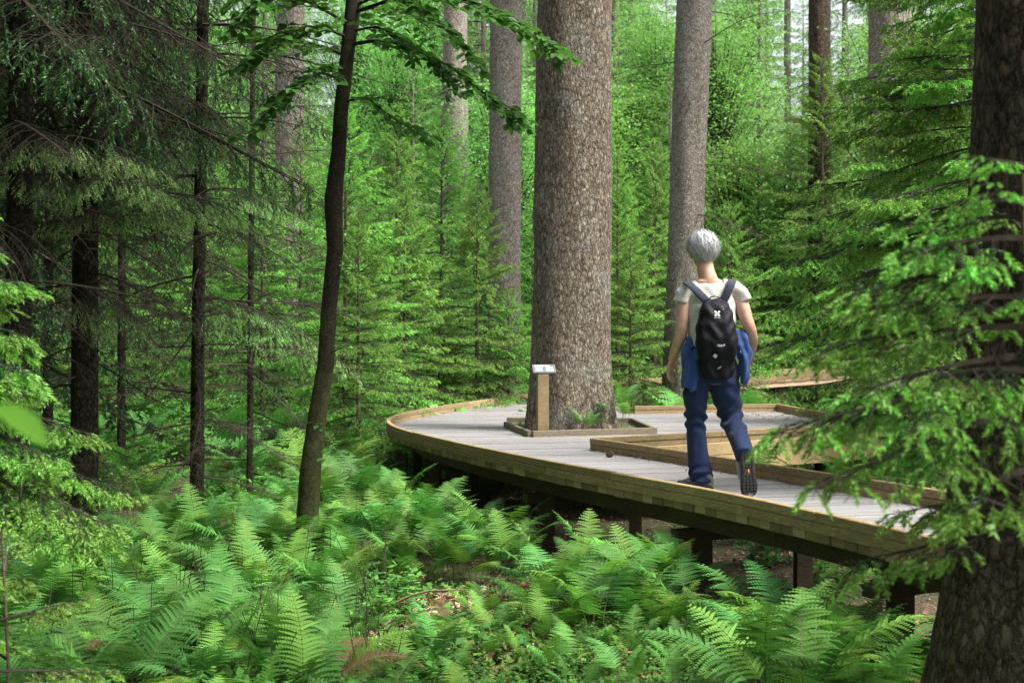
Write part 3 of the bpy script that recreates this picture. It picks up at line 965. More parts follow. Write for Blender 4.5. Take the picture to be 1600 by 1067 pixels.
# ------------------------------------------------------------------ big trunks
def big_tree(name, label, x, y, r0, H, mat, lean=(0, 0), n=40, rows=160, flare=.18, seed=0, topr=.55, crown_z=None, stubs=0, cs=1.0, rough=.012, prof=None):
    t = thing(name, label, 'tree', (x, y, float(gh(x, y))))
    rad = [r0 * 1.06, r0, r0 * .96, r0 * .9, r0 * topr]
    pts = [(0, 0, -.25), (lean[0] * .1, lean[1] * .1, H * .1), (lean[0] * .25, lean[1] * .25, H * .25), (lean[0] * .5, lean[1] * .5, H * .5), (lean[0], lean[1], H)]
    if prof:
        pts = [(lean[0] * z / H, lean[1] * z / H, z) for z, _ in prof]; rad = [r for _, r in prof]
    link('trunk', trunk_mesh('trunk', pts, rad, n, rows, mat, flare, rough, seed, 90), t)
    g = random.Random(seed)
    for k in range(stubs):
        z = g.uniform(1.8, 9); az = g.choice([0.1, -.2, .3, 3.0, 3.3, -.9])
        rr = r0 * .93
        o = add_branch(t, 'bare%d' % g.randrange(4), z, az + g.uniform(-.4, .4), R(g.uniform(-15, 25)), g.uniform(.7, 1.2), (lean[0] * z / H + rr * .9 * math.cos(az), rr * .9 * math.sin(az)), name='dead_branch')
    if crown_z is not None:
        o = link('crown', TOP, t, (lean[0], lean[1], crown_z)); o.scale = (cs, cs, cs * 1.2); o.rotation_euler = (0, 0, g.uniform(0, 6))
    return t


big_tree('giant_spruce', 'giant brown trunk standing in a low timber frame on the platform',   .63, 13.32, .415, 22, BARK_BIG, (.25, 0), 110, 280, .95, 3, .6, 16.5, 0, .8, .004)
big_tree('spruce_tree', 'grey straight trunk just left of the giant trunk', -.14, 21, .29, 20, BARK_GREY, (.1, 0), 56, 220, .25, 4, .6, 15.0, 9)
big_tree('spruce_tree', 'grey leaning trunk right behind the head of the walker', 2.62, 19.2, .285, 20, BARK_GREY, (.75, .1), 56, 220, .35, 5, .6, 15.0, 12)
big_tree('spruce_tree', 'distant pale pinkish trunk between the beech and the grey trunk', -1.40, 30, .33, 20, BARK_PALE, (.0, 0), 40, 140, .2, 6, .7, None, 4)
big_tree('spruce_tree', 'pale trunk behind the dark twigs left of the beech stem', -4.42, 24, .29, 20, BARK_PALE, (.1, 0), 40, 140, .2, 7, .7, 13.0, 3)
big_tree('spruce_tree', 'brown trunk behind bright green sprays at the top right', 7.45, 29.5, .29, 20, BARK_RIGHT, (.05, 0), 40, 140, .2, 8, .7, None, 5)
big_tree('spruce_tree', 'wide pale trunk mostly hidden behind the layered green branches', 5.75, 18.6, .34, 18, BARK_PALE, (.1, 0), 40, 140, .2, 9, .7, 13.0, 3)
big_tree('spruce_tree', 'thin pale far trunk touching the right side of the leaning grey trunk', 6.75, 41, .17, 20, BARK_PALE, (.0, 0), 24, 60, .2, 10, .7, None, 4)
big_tree('spruce_tree', 'slim far trunk in the gap left of the giant trunk top', .75, 37, .13, 18, BARK_PALE, (.0, 0), 24, 60, .2, 12, .7, None, 2)
big_tree('spruce_tree', 'slender grey trunk far back at the top right', 10.2, 45, .13, 18, BARK_GREY, (.0, 0), 24, 60, .2, 13, .7, None, 3)
big_tree('spruce_tree', 'dark rough trunk close by at the right edge', 1.76, 4.05, .2, 12, BARK_RIGHT, (.10, 0), 90, 280, .1, 11, .8, 8.5, 0, .7, .005,
         [(-.25, .52), (.1, .44), (.45, .36), (.8, .295), (1.2, .26), (1.6, .245), (2.0, .235), (2.4, .228), (2.8, .222), (3.4, .215), (4.5, .21), (6, .2), (8, .17), (10, .13), (12, .08)])

# ------------------------------------------------------------------ dark spruces on the left
def dark_spruce(label, px, d, w, seed, lean=0.0, nbare=26, ngreen=7, top=.9, lo=.25, hi=4.6):
    g = random.Random(seed)
    p = P(px, HY, d)
    t = thing('dark_spruce', label, 'tree', (p[0], p[1], float(gh(p[0], p[1]))))
    r = w / F * d / 2
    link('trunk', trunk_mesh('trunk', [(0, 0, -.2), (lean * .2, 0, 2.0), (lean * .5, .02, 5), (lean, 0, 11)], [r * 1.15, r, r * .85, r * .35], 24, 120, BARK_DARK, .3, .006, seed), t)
    az = g.uniform(0, 6)
    for k in range(nbare):
        az += 2.4 + g.uniform(-.4, .4); z = lo + (hi - lo) * (k + g.random()) / nbare
        add_branch(t, 'bare%d' % g.randrange(4), z, az, R(g.uniform(-22, 12)), g.uniform(.55, 1.15), (lean * z / 11, 0), R(g.uniform(-25, 25)), 'dead_branch')
    for k in range(ngreen):
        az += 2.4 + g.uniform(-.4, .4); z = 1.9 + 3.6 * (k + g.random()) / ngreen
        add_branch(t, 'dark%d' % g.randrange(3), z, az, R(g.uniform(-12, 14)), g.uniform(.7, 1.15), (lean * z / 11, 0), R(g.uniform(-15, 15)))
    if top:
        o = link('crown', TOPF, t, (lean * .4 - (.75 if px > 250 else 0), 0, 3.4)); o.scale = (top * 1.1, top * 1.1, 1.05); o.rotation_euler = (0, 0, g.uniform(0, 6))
    return t


da = dark_spruce('dark spruce stem nearest the left edge of the picture', 24, 8.6, 40, 21, .1, 30, 16)
db = dark_spruce('dark spruce stem behind the drooping green branch', 131, 9.4, 38, 22, .05, 36, 18)
dc = dark_spruce('slim dark spruce stem between the drooping branch and the beech', 306, 10.0, 20, 23, .12, 40, 12, .5)
dd = dark_spruce('thinnest dark stem with bare twigs next to the pale trunk', 390, 12.2, 9, 24, .06, 34, 5, 0)
de = dark_spruce('dark spruce deep in the shade at the upper left', 190, 14.0, 12, 25, .0, 30, 20, .65)
df = dark_spruce('dark spruce in the back of the left thicket', 75, 15.0, 14, 26, .0, 30, 22, .8)
# the drooping green branch in front of them
for tree, z, az, pit, sc, ro in ((db, 2.75, -.95, 24, 1.15, 0), (db, 2.70, -.35, 20, 1.1, .2), (db, 2.80, -1.7, 22, 1.0, -.2), (dc, 2.6, -2.2, 20, 1.0, .1), (dc, 2.75, -.9, 18, 1.0, .2), (db, 2.0, -.8, 8, .9, 0), (dc, 1.95, -.5, 6, 1.0, .2), (da, 2.9, -.6, 20, 1.0, 0)):
    add_branch(tree, 'arch', z, az, R(pit), sc, (0, 0), ro)
for tree, z, az, pit, sc in ((da, 3.6, -.9, 6, 1.15), (da, 3.9, -.2, 0, 1.2), (db, 3.7, -1.2, 4, 1.2), (db, 3.4, -.4, 0, 1.2), (db, 4.1, -2.0, 0, 1.2), (dc, 3.5, -1.5, 2, 1.2), (dc, 3.9, -.8, 0, 1.2), (dc, 4.2, -2.4, 0, 1.2), (dd, 4.0, -2.6, 0, 1.0), (de, 4.4, -1.2, 0, 1.4), (de, 3.6, -2.0, 0, 1.4), (df, 3.8, -.9, 0, 1.4), (df, 4.6, -1.7, 0, 1.4)):
    add_branch(tree, 'dark%d' % int(z * 10 % 3), z, az, R(pit), sc)

# spruces added at the left and round the viewpoint to block light
for k, (x, y, s) in enumerate(((-5.6, 9.2, 1.1), (-6.0, 12.6, 1.1), (-5.3, 5.4, .8), (-7.2, 7.2, 1.1), (-7.0, 15.5, 1.1), (-2.6, -1.2, 1.0), (2.9, -1.6, 1.0), (6.4, 1.0, 1.0), (-4.6, 2.6, 1.0), (.3, -4.2, 1.1), (-8.2, 10.8, 1.1), (-6.3, 3.2, .9))):
    t = thing('dark_spruce', ['dark spruce outside the left edge beside the thicket', 'dark spruce behind the left thicket, farther back', 'dark spruce closest on the left, its stem out of the picture',
                              'dark spruce well outside the left edge', 'dark spruce far out at the left, behind the thicket', 'dark spruce behind the viewpoint, to its left', 'dark spruce behind the viewpoint, to its right',
                              'dark spruce outside the right edge', 'dark spruce left of the viewpoint', 'dark spruce straight behind the viewpoint', 'dark spruce deep in the wood beyond the left edge', 'dark spruce left of the foreground ferns, out of the picture'][k], 'tree', (x, y, float(gh(x, y))))
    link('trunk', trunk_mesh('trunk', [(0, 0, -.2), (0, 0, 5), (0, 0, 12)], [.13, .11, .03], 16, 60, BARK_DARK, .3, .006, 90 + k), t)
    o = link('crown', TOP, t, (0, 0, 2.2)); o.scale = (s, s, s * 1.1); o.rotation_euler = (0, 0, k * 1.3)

# ------------------------------------------------------------------ young spruces with lime tips
def near_spruce(name, label, x, y, H, branches, seed, r=.02, zoff=0.0):
    t = thing(name, label, 'tree', (x, y, float(gh(x, y)) + zoff))
    tube([(0, 0, -.1), (.02, .01, H * .5), (0, 0, H)], [r, r * .65, .004], 8).obj('trunk', STEM, t, True)
    for (z, az, pit, key, s) in branches:
        add_branch(t, key, z, az, R(pit), s, roll=random.uniform(-.15, .15))
    return t


def auto_branches(H, z0, nb, lmax, seed, pit=(-8, 45), az0=None, spread=None, kind='near', tl=None):
    tl = tl or B_NEAR_L
    g = random.Random(seed); out = []; az = g.uniform(0, 6)
    for k in range(nb):
        u = (k + g.random() * .8) / nb; z = z0 + (H - z0) * u
        L = lmax * (1 - u) ** .9 * g.uniform(.8, 1.1) + .14
        i = int(np.argmin([abs(l - L) + g.random() * .1 for l in tl])); s = min(1.6, max(.5, L / tl[i]))
        az += 2.4 + g.uniform(-.4, .4)
        a = az if az0 is None else az0 + g.uniform(-spread, spread)
        out.append((z, a, pit[0] + (pit[1] - pit[0]) * u ** 1.5 + g.uniform(-6, 6), kind + '%d' % i, s))
    return out


# blurred sapling just in front of the right trunk
near_spruce('spruce_sapling', 'out of focus spruce sapling with lime tips in front of the right trunk', 1.10, 2.62, 2.02, auto_branches(2.0, 1.25, 18, .30, 31, (-4, 30), None, None, 'sap', [.3, .45, .45, .6]) + auto_branches(2.05, 1.5, 13, .50, 32, (-6, 6), PI, .55, 'sap', [.3, .45, .45, .6]), 31, .012)
# layered branches reaching left, between the walker and the right trunk
near_spruce('young_spruce', 'tall young spruce with layered bright branches right of the walker', 3.62, 9.6, 6.2, auto_branches(6.0, 2.0, 60, 1.6, 33, (-4, 30)) + auto_branches(4.8, 2.0, 24, 1.9, 34, (-8, 6), PI + .3, .75), 33, .05)
near_spruce('young_spruce', 'young spruce with dark inner twigs just left of the right trunk', 3.0, 7.6, 4.4, auto_branches(4.2, 1.85, 36, 1.0, 35, (-6, 30)) + auto_branches(3.9, 1.9, 12, 1.2, 36, (-8, 8), PI, .6), 35, .035)
# left edge, lime tips in focus
near_spruce('spruce_sapling', 'spruce sapling pushing lime tipped sprays in from the left edge', -2.35, 4.75, 2.6, auto_branches(2.5, 1.15, 14, .5, 37, (-12, 35)) + auto_branches(2.3, 1.1, 15, .8, 38, (-14, 6), 0, .55), 37, .016)
near_spruce('spruce_sapling', 'small dark sapling low at the left edge among the ferns', -1.72, 4.1, .95, auto_branches(.9, .12, 14, .42, 39, (-5, 40)), 39, .01)

mid = [  # px, d, kind, scale, label
    (632, 18.2, 0, 1.05, 'small spruce with a clear leading shoot left of the grey trunk'),
    (745, 19.5, 1, .9, 'broad young spruce right beside the grey trunk, on its left'),
    (560, 15.6, 1, .72, 'leafy young spruce just right of the beech stem'),
    (540, 17.5, 3, .9, 'tall young spruce behind the beech stem'),
    (690, 22.5, 3, 1.05, 'taller spruce with dim inner twigs beneath the distant pale trunk'),
    (620, 25.0, 3, 1.15, 'bright spruce farther back between the beech and the pale trunk'),
    (686, 19.6, 2, .9, 'low spruce at the back edge of the curved kerb'),
    (795, 19.6, 2, .95, 'low spruce in front of the base of the grey trunk'),
    (832, 23.5, 1, .85, 'spruce filling the slit between the grey and the giant trunk'),
    (985, 19.0, 0, .9, 'young spruce between the giant trunk and the leaning trunk'),
    (965, 22.5, 3, .9, 'taller spruce close against the right side of the giant trunk'),
    (1022, 28.0, 3, 1.1, 'pale young spruce left of the leaning trunk, farther back'),
    (1140, 22.8, 1, .9, 'young spruce just right of the leaning trunk'),
    (1185, 29.5, 3, 1.1, 'tall spruce with a bare leading stem behind the ramp'),
    (1235, 29.5, 3, 1.15, 'full young spruce above the ramp, right of the walker'),
    (1285, 28.6, 3, 1.45, 'full young spruce behind the layered branches'),
    (1355, 15.4, 2, .8, 'low young spruce just outside the right corner of the platform'),
    (1420, 14.2, 3, .95, 'dense spruce behind the tall layered one'),
    (1500, 12.2, 1, 1.0, 'spruce hidden behind the right trunk'),
    (1500, 21.5, 3, 1.1, 'spruce at the far end of the ramp'),
    (470, 20.0, 3, .9, 'young spruce at the foot of the pale trunk on the left'),
    (410, 17.0, 1, .9, 'young spruce shining through the bare twigs'),
    (330, 20.0, 3, .9, 'bright young spruce deep behind the slim dark stem'),
    (230, 19.0, 1, 1.0, 'bright young spruce deep behind the left thicket'),
    (120, 21.0, 3, .9, 'young spruce behind the darkest stems on the left'),
    (20, 18.0, 1, .9, 'young spruce glimpsed at the left edge behind the stems'),
]
for k, (px, d, kind, s, lab) in enumerate(mid):
    p = P(px, HY, d)
    stand('young_spruce', YOUNG, kind, lab, 'tree', p[0], p[1], s, k * 1.7)

# ------------------------------------------------------------------ far forest
g = random.Random(77)
spots = []
tries = 0
while len(spots) < 165 and tries < 6000:
    tries += 1
    y = 25.5 + 42 * g.random() ** 1.25
    x = g.uniform(-.50, .50) * y
    if min([(x - a) ** 2 + (y - b) ** 2 for a, b in spots] + [99]) < 3.9:
        continue
    if 24.5 < y < 29.5 and x > 2.0 and abs(y - (24.8 + .28 * (x - 3))) < 2.2:
        continue
    if abs(x / y - (-1.4 / 30)) < .03 and y < 30.5:
        continue
    spots.append((x, y))
for k, (x, y) in enumerate(spots):
    q = 800 + F * x / y
    side = ('behind the left thicket' if q < 300 else 'behind the beech stem' if q < 540 else 'between the beech and the grey trunk' if q < 760 else 'behind the giant trunk' if q < 955
            else 'between the giant and the leaning trunk' if q < 1060 else 'right of the leaning trunk' if q < 1290 else 'behind the layered spruces')
    side += ', nearer rows' if y < 37 else ', far rows'
    r_ = g.random()
    if r_ < .45 and y < 50:
        i = g.randrange(2)
        stand('leafy_tree', LEAFY, i, 'pale green broadleaf sapling %s' % side, 'tree', x, y, g.uniform(.95, 1.7), g.uniform(0, 6), 'broadleaf saplings ' + side)
    else:
        i = 0 if y < 33 else g.choice([0, 1, 1, 2])
        w = ['low', 'tall', 'very tall'][i]
        stand('spruce_tree', FAR, i, '%s background spruce %s' % (w, side), 'tree', x, y, g.uniform(.75, 1.15), g.uniform(0, 6), '%s spruces %s' % (w, side))

# ------------------------------------------------------------------ ferns
def frond_mb(L, seed, stipe=.42, arch=1.0, npair=20, npin=11, wid=.36, col=(.085, .25, .06), lod=0):
    """one bracken frond: stalk, then paired toothed leaflets; grows up +Z and arches over +X"""
    g = np.random.default_rng(seed)
    n = 26; ang0 = R(78); pts = [np.zeros(3)]; ang = ang0; side = g.normal(0, .1)
    for k in range(n):
        t = k / n
        ang = ang0 - arch * R(88) * max(0, (t - .12)) ** 1.15
        pts.append(pts[-1] + np.array([math.cos(ang), side * t, math.sin(ang)]) * L / n)
    pts = np.array(pts); S = np.linspace(0, 1, n + 1)
    at = lambda t: np.array([np.interp(t, S, pts[:, q]) for q in range(3)])
    m = MB()
    ra = np.linspace(.0045, .0012, n) * (L / 1.0) ** .5
    if lod:
        V, Fq = sticks(pts[[0, 8, 17]], pts[[8, 17, 26]], ra[[0, 8, 17]], ra[[8, 17, 25]])
    else:
        V, Fq = sticks(pts[:-1], pts[1:], ra, ra * .95)
    m.add(V, Fq, 1, (.12, .15, .05))
    V4 = []; C4 = []
    for k in range(npair):
        u = (k + .3) / npair; t = stipe + (1 - stipe) * u
        p = at(t); tg = nrm(at(min(1, t + .02)) - at(t - .02))
        up = nrm(np.cross(np.cross(tg, np.array([0, 0, 1.0])), tg) + np.array([1e-4, 0, 1e-4]))
        prof = (1 - u) ** .75 * (0.72 + .28 * min(1, u / .14))
        pl = L * wid * prof * g.uniform(.88, 1.08) + .012
        for sd in (-1, 1):
            lat = nrm(np.cross(tg, up)) * sd
            d = nrm(lat * .93 + tg * .36 + up * g.normal(.03, .07))
            droop = g.uniform(.10, .28)
            nrmv = nrm(np.cross(d, tg) * -sd)
            c = np.asarray(col) * g.uniform(.82, 1.2)
            if lod == 0:
                npn = max(4, int(pl / (L * .021)))
                gapw = L * (1 - stipe) / npair
                prev = None
                for q in range(npn):
                    v = (q + .5) / npn
                    base = p + d * pl * v - np.array([0, 0, 1]) * droop * pl * v * v
                    ll = min(pl * .25, gapw * .56) * (1 - v * .9) ** .7
                    ww = pl / npn * .5
                    for s2 in (-1, 1):
                        f = nrm(np.cross(nrmv, d)) * s2
                        e = nrm(f * .9 + d * .42 - nrmv * .12)
                        V4 += [base - d * ww, base + f * ll * .74 - d * ww * .75, base + e * ll + d * ww * .35, base + d * ww]
                        C4 += [c * .95, c, c * 1.08, c]
                # leaflet midrib as a thin green strip
                e1 = p + d * pl - np.array([0, 0, 1]) * droop * pl
                w_ = np.cross(nrmv, d) * .0022
                V4 += [p - w_, p + w_, e1 + w_ * .4, e1 - w_ * .4]; C4 += [c * 1.1] * 4
            else:
                npn = 5
                for q in range(npn):
                    v0, v1 = q / npn, (q + 1) / npn
                    b0 = p + d * pl * v0 - np.array([0, 0, 1]) * droop * pl * v0 * v0
                    b1 = p + d * pl * v1 - np.array([0, 0, 1]) * droop * pl * v1 * v1
                    f = nrm(np.cross(nrmv, d)); ll = pl * .24 * (1 - v0) ** .7 + .004
                    V4 += [b0, b0 + f * ll + d * ll * .4, b1, b0 - f * ll + d * ll * .4]; C4 += [c, c * 1.1, c, c * .95]
    V4 = np.array(V4)
    return m.add(V4, np.arange(len(V4)).reshape(-1, 4), 0, np.array(C4)).compact()


FSTEM = plain_mat('fern_stalk', (.11, .12, .045), .7, .3, 30)
FRONDS = []
for i in range(8):
    c = [(.095, .255, .050), (.115, .28, .055), (.08, .23, .060), (.14, .30, .05), (.095, .25, .060), (.08, .215, .045), (.155, .31, .05), (.15, .095, .045)][i]
    FRONDS.append(frond_mb(1.0, 600 + i, arch=[.85, 1.0, 1.15, .7, 1.05, .95, 1.25, 1.6][i], stipe=[.42, .36, .45, .4, .38, .3, .35, .4][i], wid=[.25, .28, .24, .26, .29, .24, .27, .2][i], col=c).mesh('frond', [FERN, FSTEM]))
FLOW = [frond_mb(1.0, 650 + i, arch=[.85, 1.1, 1.0][i], lod=1, npair=11, col=[(.11, .29, .065), (.10, .27, .06), (.13, .31, .07)][i]) for i in range(3)]


def in_poly(x, y, poly=POLY):
    c = False; n = len(poly)
    for i in range(n):
        x0, y0 = poly[i]; x1, y1 = poly[(i + 1) % n]
        if (y0 > y) != (y1 > y) and x < (x1 - x0) * (y - y0) / (y1 - y0) + x0:
            c = not c
    return c


def deck_dist(x, y):
    return float(np.min(np.hypot(POLY[:, 0] - x, POLY[:, 1] - y)))


def add_fern(x, y, h, nf, label, group, gr, zoff=0.0):
    t = thing('fern', label, 'fern', (x, y, float(gh(x, y)) - .02 + zoff), gr.uniform(0, 6), group)
    a = gr.uniform(0, 6)
    for k in range(nf):
        o = link('frond', FRONDS[7 if gr.random() < .012 else gr.randrange(7)], t)
        a += 2 * PI / nf + gr.uniform(-.5, .5)
        s = h * gr.uniform(.8, 1.25) * 1.22
        o.rotation_euler = (gr.uniform(-.22, .22), gr.uniform(-.30, .28), a)
        o.location = (.04 * math.cos(a), .04 * math.sin(a), 0)
        o.scale = (s, s, s * gr.uniform(.9, 1.1))


gr = random.Random(404)
zones = [  # n, sampling box (x0,x1,y0,y1), height, keep rule, label, group
    (92, (-3.3, -.55, 4.9, 8.9), (.32, .50), lambda x, y: -.46 < x / y < -.135, 'bracken fern in the thick bank before the beech stem, left foreground', 'ferns of the left foreground bank'),
    (30, (-2.2, -.3, 4.0, 5.3), (.24, .36), lambda x, y: -.44 < x / y < -.115, 'low fern along the bottom edge, left half', 'low ferns at the bottom left'),
    (52, (-1.9, .1, 8.0, 12.2), (.36, .54), lambda x, y: True, 'fern growing against the left curve of the boardwalk', 'ferns beside the left curve of the boardwalk'),
    (24, (.05, 1.05, 6.2, 7.6), (.32, .46), lambda x, y: x / y > .02, 'fern in front of the dark posts under the boardwalk', 'ferns before the boardwalk posts'),
    (30, (.8, 1.75, 4.7, 6.2), (.44, .60), lambda x, y: .205 < x / y < .345, 'fern under the near end of the boardwalk beside the right trunk', 'ferns below the near boardwalk end'),
    (34, (-.5, 1.1, 4.8, 6.8), (.15, .27), lambda x, y: -.1 < x / y < .2, 'small fern among the herbs and dead leaves, bottom centre', 'small ferns at the bottom centre'),
    (15, (1.7, 3.6, 8.2, 12.2), (.42, .62), lambda x, y: True, 'fern inside the gap between walkway and platform', 'ferns in the gap of the boardwalk'),
    (20, (1.9, 6.0, 17.6, 23.5), (.5, .78), lambda x, y: True, 'fern in the bed behind the platform kerb', 'ferns behind the platform'),
    (14, (-3.2, -1.5, 11.5, 17.5), (.55, .75), lambda x, y: True, 'fern under the young spruces left of the platform', 'ferns left of the platform'),
    (14, (-5.5, -1.9, 8.4, 13.0), (.35, .55), lambda x, y: x / y > -.44, 'fern in the shade between the dark stems', 'ferns in the left shade'),
]
placed = []
for n, (x0, x1, y0, y1), (h0, h1), rule, lab, grp in zones:
    c = 0; tr = 0
    while c < n and tr < 4000:
        tr += 1
        x = gr.uniform(x0, x1); y = gr.uniform(y0, y1)
        if not rule(x, y) or in_poly(x, y) or deck_dist(x, y) < .10:
            continue
        if min([(x - a) ** 2 + (y - b) ** 2 for a, b in placed] + [9]) < .035:
            continue
        placed.append((x, y)); c += 1
        h = gr.uniform(h0, h1)
        if y < 12 and deck_dist(x, y) < .5:
            h = min(h, .46)
        q = 800 + F * x / y; la, gp = lab, grp
        if 'thick bank' in lab:
            part = ('at its left end under the lime tips' if q < 170 else 'below the slim dark stem' if q < 400 else 'at the foot of the beech stem' if q < 545 else 'at its right end by the leaf litter')
            part += ', front row' if y < 6.6 else ', back row'
            la = 'bracken fern of the left bank ' + part; gp = 'left bank ferns ' + part
        elif 'left curve' in lab:
            part = 'nearest the dark posts' if q > 690 else ('below the curved kerb end' if q > 590 else 'beside the beech stem')
            la = 'fern growing against the left curve of the boardwalk, ' + part; gp = 'left curve ferns ' + part
        elif 'low fern' in lab or 'under the near end' in lab:
            part = 'front row' if y < (4.7 if 'low' in lab else 5.0) else 'back row'
            la = lab + ', ' + part; gp = grp + ', ' + part
        add_fern(x, y, h, gr.choice([4, 5, 5, 6]), la, gp, gr)
# ferns inside the frame at the foot of the giant trunk
add_fern(.78, 12.72, .22, 6, 'small fern at the front foot of the giant trunk', None, gr, DZ)
add_fern(1.19, 12.95, .40, 6, 'taller fern at the right foot of the giant trunk inside the frame', None, gr, DZ)
add_fern(.06, 13.2, .16, 4, 'tiny fern at the left foot of the giant trunk', None, gr, DZ)

# ferns farther off, too many to tell apart
gn = np.random.default_rng(9)
mb = MB(); k = 0
while k < 310:
    y = 12 + 26 * gn.random() ** 1.1; x = gn.uniform(-.47, .5) * y
    if in_poly(x, y) or deck_dist(x, y) < .3 or (y > 21 and abs(y - (24.8 + .28 * (x - 3))) < 1.4 and x > 1):
        continue
    k += 1
    h = gn.uniform(.6, .95); a = gn.uniform(0, 6)
    for q in range(5):
        a += 1.26 + gn.normal(0, .25)
        M = Matrix.Translation((x, y, float(gh(x, y)))) @ Matrix.Rotation(a, 4, 'Z') @ Matrix.Rotation(gn.normal(0, .15), 4, 'Y') @ Matrix.Scale(h * gn.uniform(.85, 1.2), 4)
        mb.merge(FLOW[q % 3], np.array(M), gn.uniform(.8, 1.15))
o = mb.compact().obj('fern_thicket', [FERN, FSTEM])
tag(o, 'mass of ferns covering the forest floor farther back', 'ferns', kind='stuff')

# ------------------------------------------------------------------ leaf litter, herbs, moss tufts
def scatter_leaves(n, samp, size, cols, seed, tilt=.35, lift=.01, zf=gh):
    g = np.random.default_rng(seed); xy = samp(g, n); n = len(xy)
    z = zf(xy[:, 0], xy[:, 1]) + lift * g.random(n)
    p = np.c_[xy, z]
    nv = nrm(g.normal(0, tilt, (n, 3)) + np.array([0, 0, 1])); u = nrm(np.cross(nv, g.normal(0, 1, (n, 3)))); v = np.cross(nv, u)
    s = size * g.uniform(.55, 1.25, (n, 1))
    curl = g.uniform(.05, .3, (n, 1)) * s
    V = np.stack([p - u * s * .5, p + v * s * .3 + nv * curl, p + u * s * .5 + nv * curl * .6, p - v * s * .3 + nv * curl], 1).reshape(-1, 3)
    b = np.arange(n)[:, None] * 4
    Fq = np.concatenate([b + np.array([0, 2, 1]), b + np.array([0, 3, 2])])
    col = np.asarray(cols)[g.integers(0, len(cols), n)] * g.uniform(.7, 1.25, (n, 1))
    return MB().add(V, Fq, 0, np.repeat(col, 4, 0))


LITTER = foliage_mat('dry_leaf', trans=.1, rough=.75, var=.05, spec=.2)
def samp_fg(g, n):
    y = g.uniform(4.5, 13, n); x = g.uniform(-.45, .40, n) * y
    return np.c_[x, y]
def samp_open(g, n):
    a = g.uniform(0, 2 * PI, n); r = np.sqrt(g.random(n))
    return np.c_[.10 + .95 * r * np.cos(a) , 6.6 + 1.3 * r * np.sin(a)]
tans = [(.42, .28, .18), (.5, .36, .25), (.30, .18, .10), (.22, .13, .075), (.6, .47, .36), (.16, .095, .055)]
m = scatter_leaves(9000, samp_fg, .045, tans[2:4] + tans[5:] + tans[:1], 1)
m.merge(scatter_leaves(4200, samp_open, .058, tans, 2, .5, .03))
m.merge(scatter_leaves(200, lambda g, n: np.c_[g.uniform(-.2, 1.4, n), g.uniform(7.6, 10.5, n)], .05, tans, 3, .5, .02))
tag(m.compact().obj('leaf_litter', LITTER), 'tan dead leaves scattered on the forest floor in the foreground', 'leaf litter', kind='stuff')

def herbs(n, samp, hmax, seed, cols, leaf=.028):
    g = np.random.default_rng(seed); xy = samp(g, n); n = len(xy)
    z = gh(xy[:, 0], xy[:, 1]); m = MB(); k = 9
    h = g.uniform(.3, 1, (n, 1)) * hmax
    A = np.c_[xy, z]; top = A + np.c_[g.normal(0, .25, (n, 2)) * h, h]
    V, Fq = sticks(A, top, .0018, .0009); m.add(V, Fq, 1)
    t = g.uniform(.25, 1.05, (n, k, 1)); p = A[:, None] + (top - A)[:, None] * t
    d = g.normal(0, 1, (n, k, 3)); d[..., 2] = d[..., 2] * .25 + .15; d = nrm(d)
    s = leaf * g.uniform(.5, 1.3, (n, k, 1)); side = nrm(np.cross(d, g.normal(0, .3, (n, k, 3)) + np.array([0, 0, 1])))
    b = p + d * s * .25
    V = np.stack([b, b + d * s * .55 + side * s * .32, b + d * s * 1.1, b + d * s * .55 - side * s * .32], 2).reshape(-1, 3)
    col = (np.asarray(cols)[g.integers(0, len(cols), n)] * g.uniform(.75, 1.25, (n, 1)))
    cc = np.repeat(np.repeat(col, k, 0), 4, 0)
    m.add(V, np.arange(len(V)).reshape(-1, 4), 0, cc)
    return m.compact()


greens = [(.10, .27, .045), (.085, .23, .04), (.13, .30, .05), (.07, .2, .05)]
def samp_clump(boxes):
    def f(g, n):
        c = np.array([(g.uniform(b[0], b[1]), g.uniform(b[2], b[3])) for b in [boxes[q] for q in g.integers(0, len(boxes), max(1, n // 22))]])
        p = np.repeat(c, 22, 0) + g.normal(0, .10, (len(c) * 22, 2))
        return np.array([q for q in p if not in_poly(*q)])
    return f
tag(herbs(5200, samp_clump([(-.75, 1.1, 4.9, 7.2), (-.75, 1.1, 4.9, 6.2), (-1.6, .8, 6.8, 9.5), (.3, 1.1, 6.2, 7.5)]), .11, 21, greens).obj('ground_herbs', [FERN, FSTEM]), 'low green herbs and seedlings among the dead leaves', 'herbs', kind='stuff')
tag(herbs(7500, samp_clump([(-5, -1.4, 8.5, 16), (-3, -1.5, 10, 18), (1.6, 4.2, 8, 12.8), (-2.8, -.4, 4.5, 8.0), (2, 6, 17.5, 23)]), .22, 22, greens, .05).obj('undergrowth', [FERN, FSTEM]), 'leafy green undergrowth between the ferns and stems', 'undergrowth', kind='stuff')
tag(herbs(6500, lambda g, n: (lambda y: np.c_[g.uniform(-.48, .02, n) * y, y])(g.uniform(16, 34, n)), .7, 23, [(.14, .33, .06), (.12, .3, .05), (.17, .36, .07)], .12).obj('undergrowth', [FERN, FSTEM]), 'bright undergrowth on the forest floor of the background', 'undergrowth', kind='stuff')

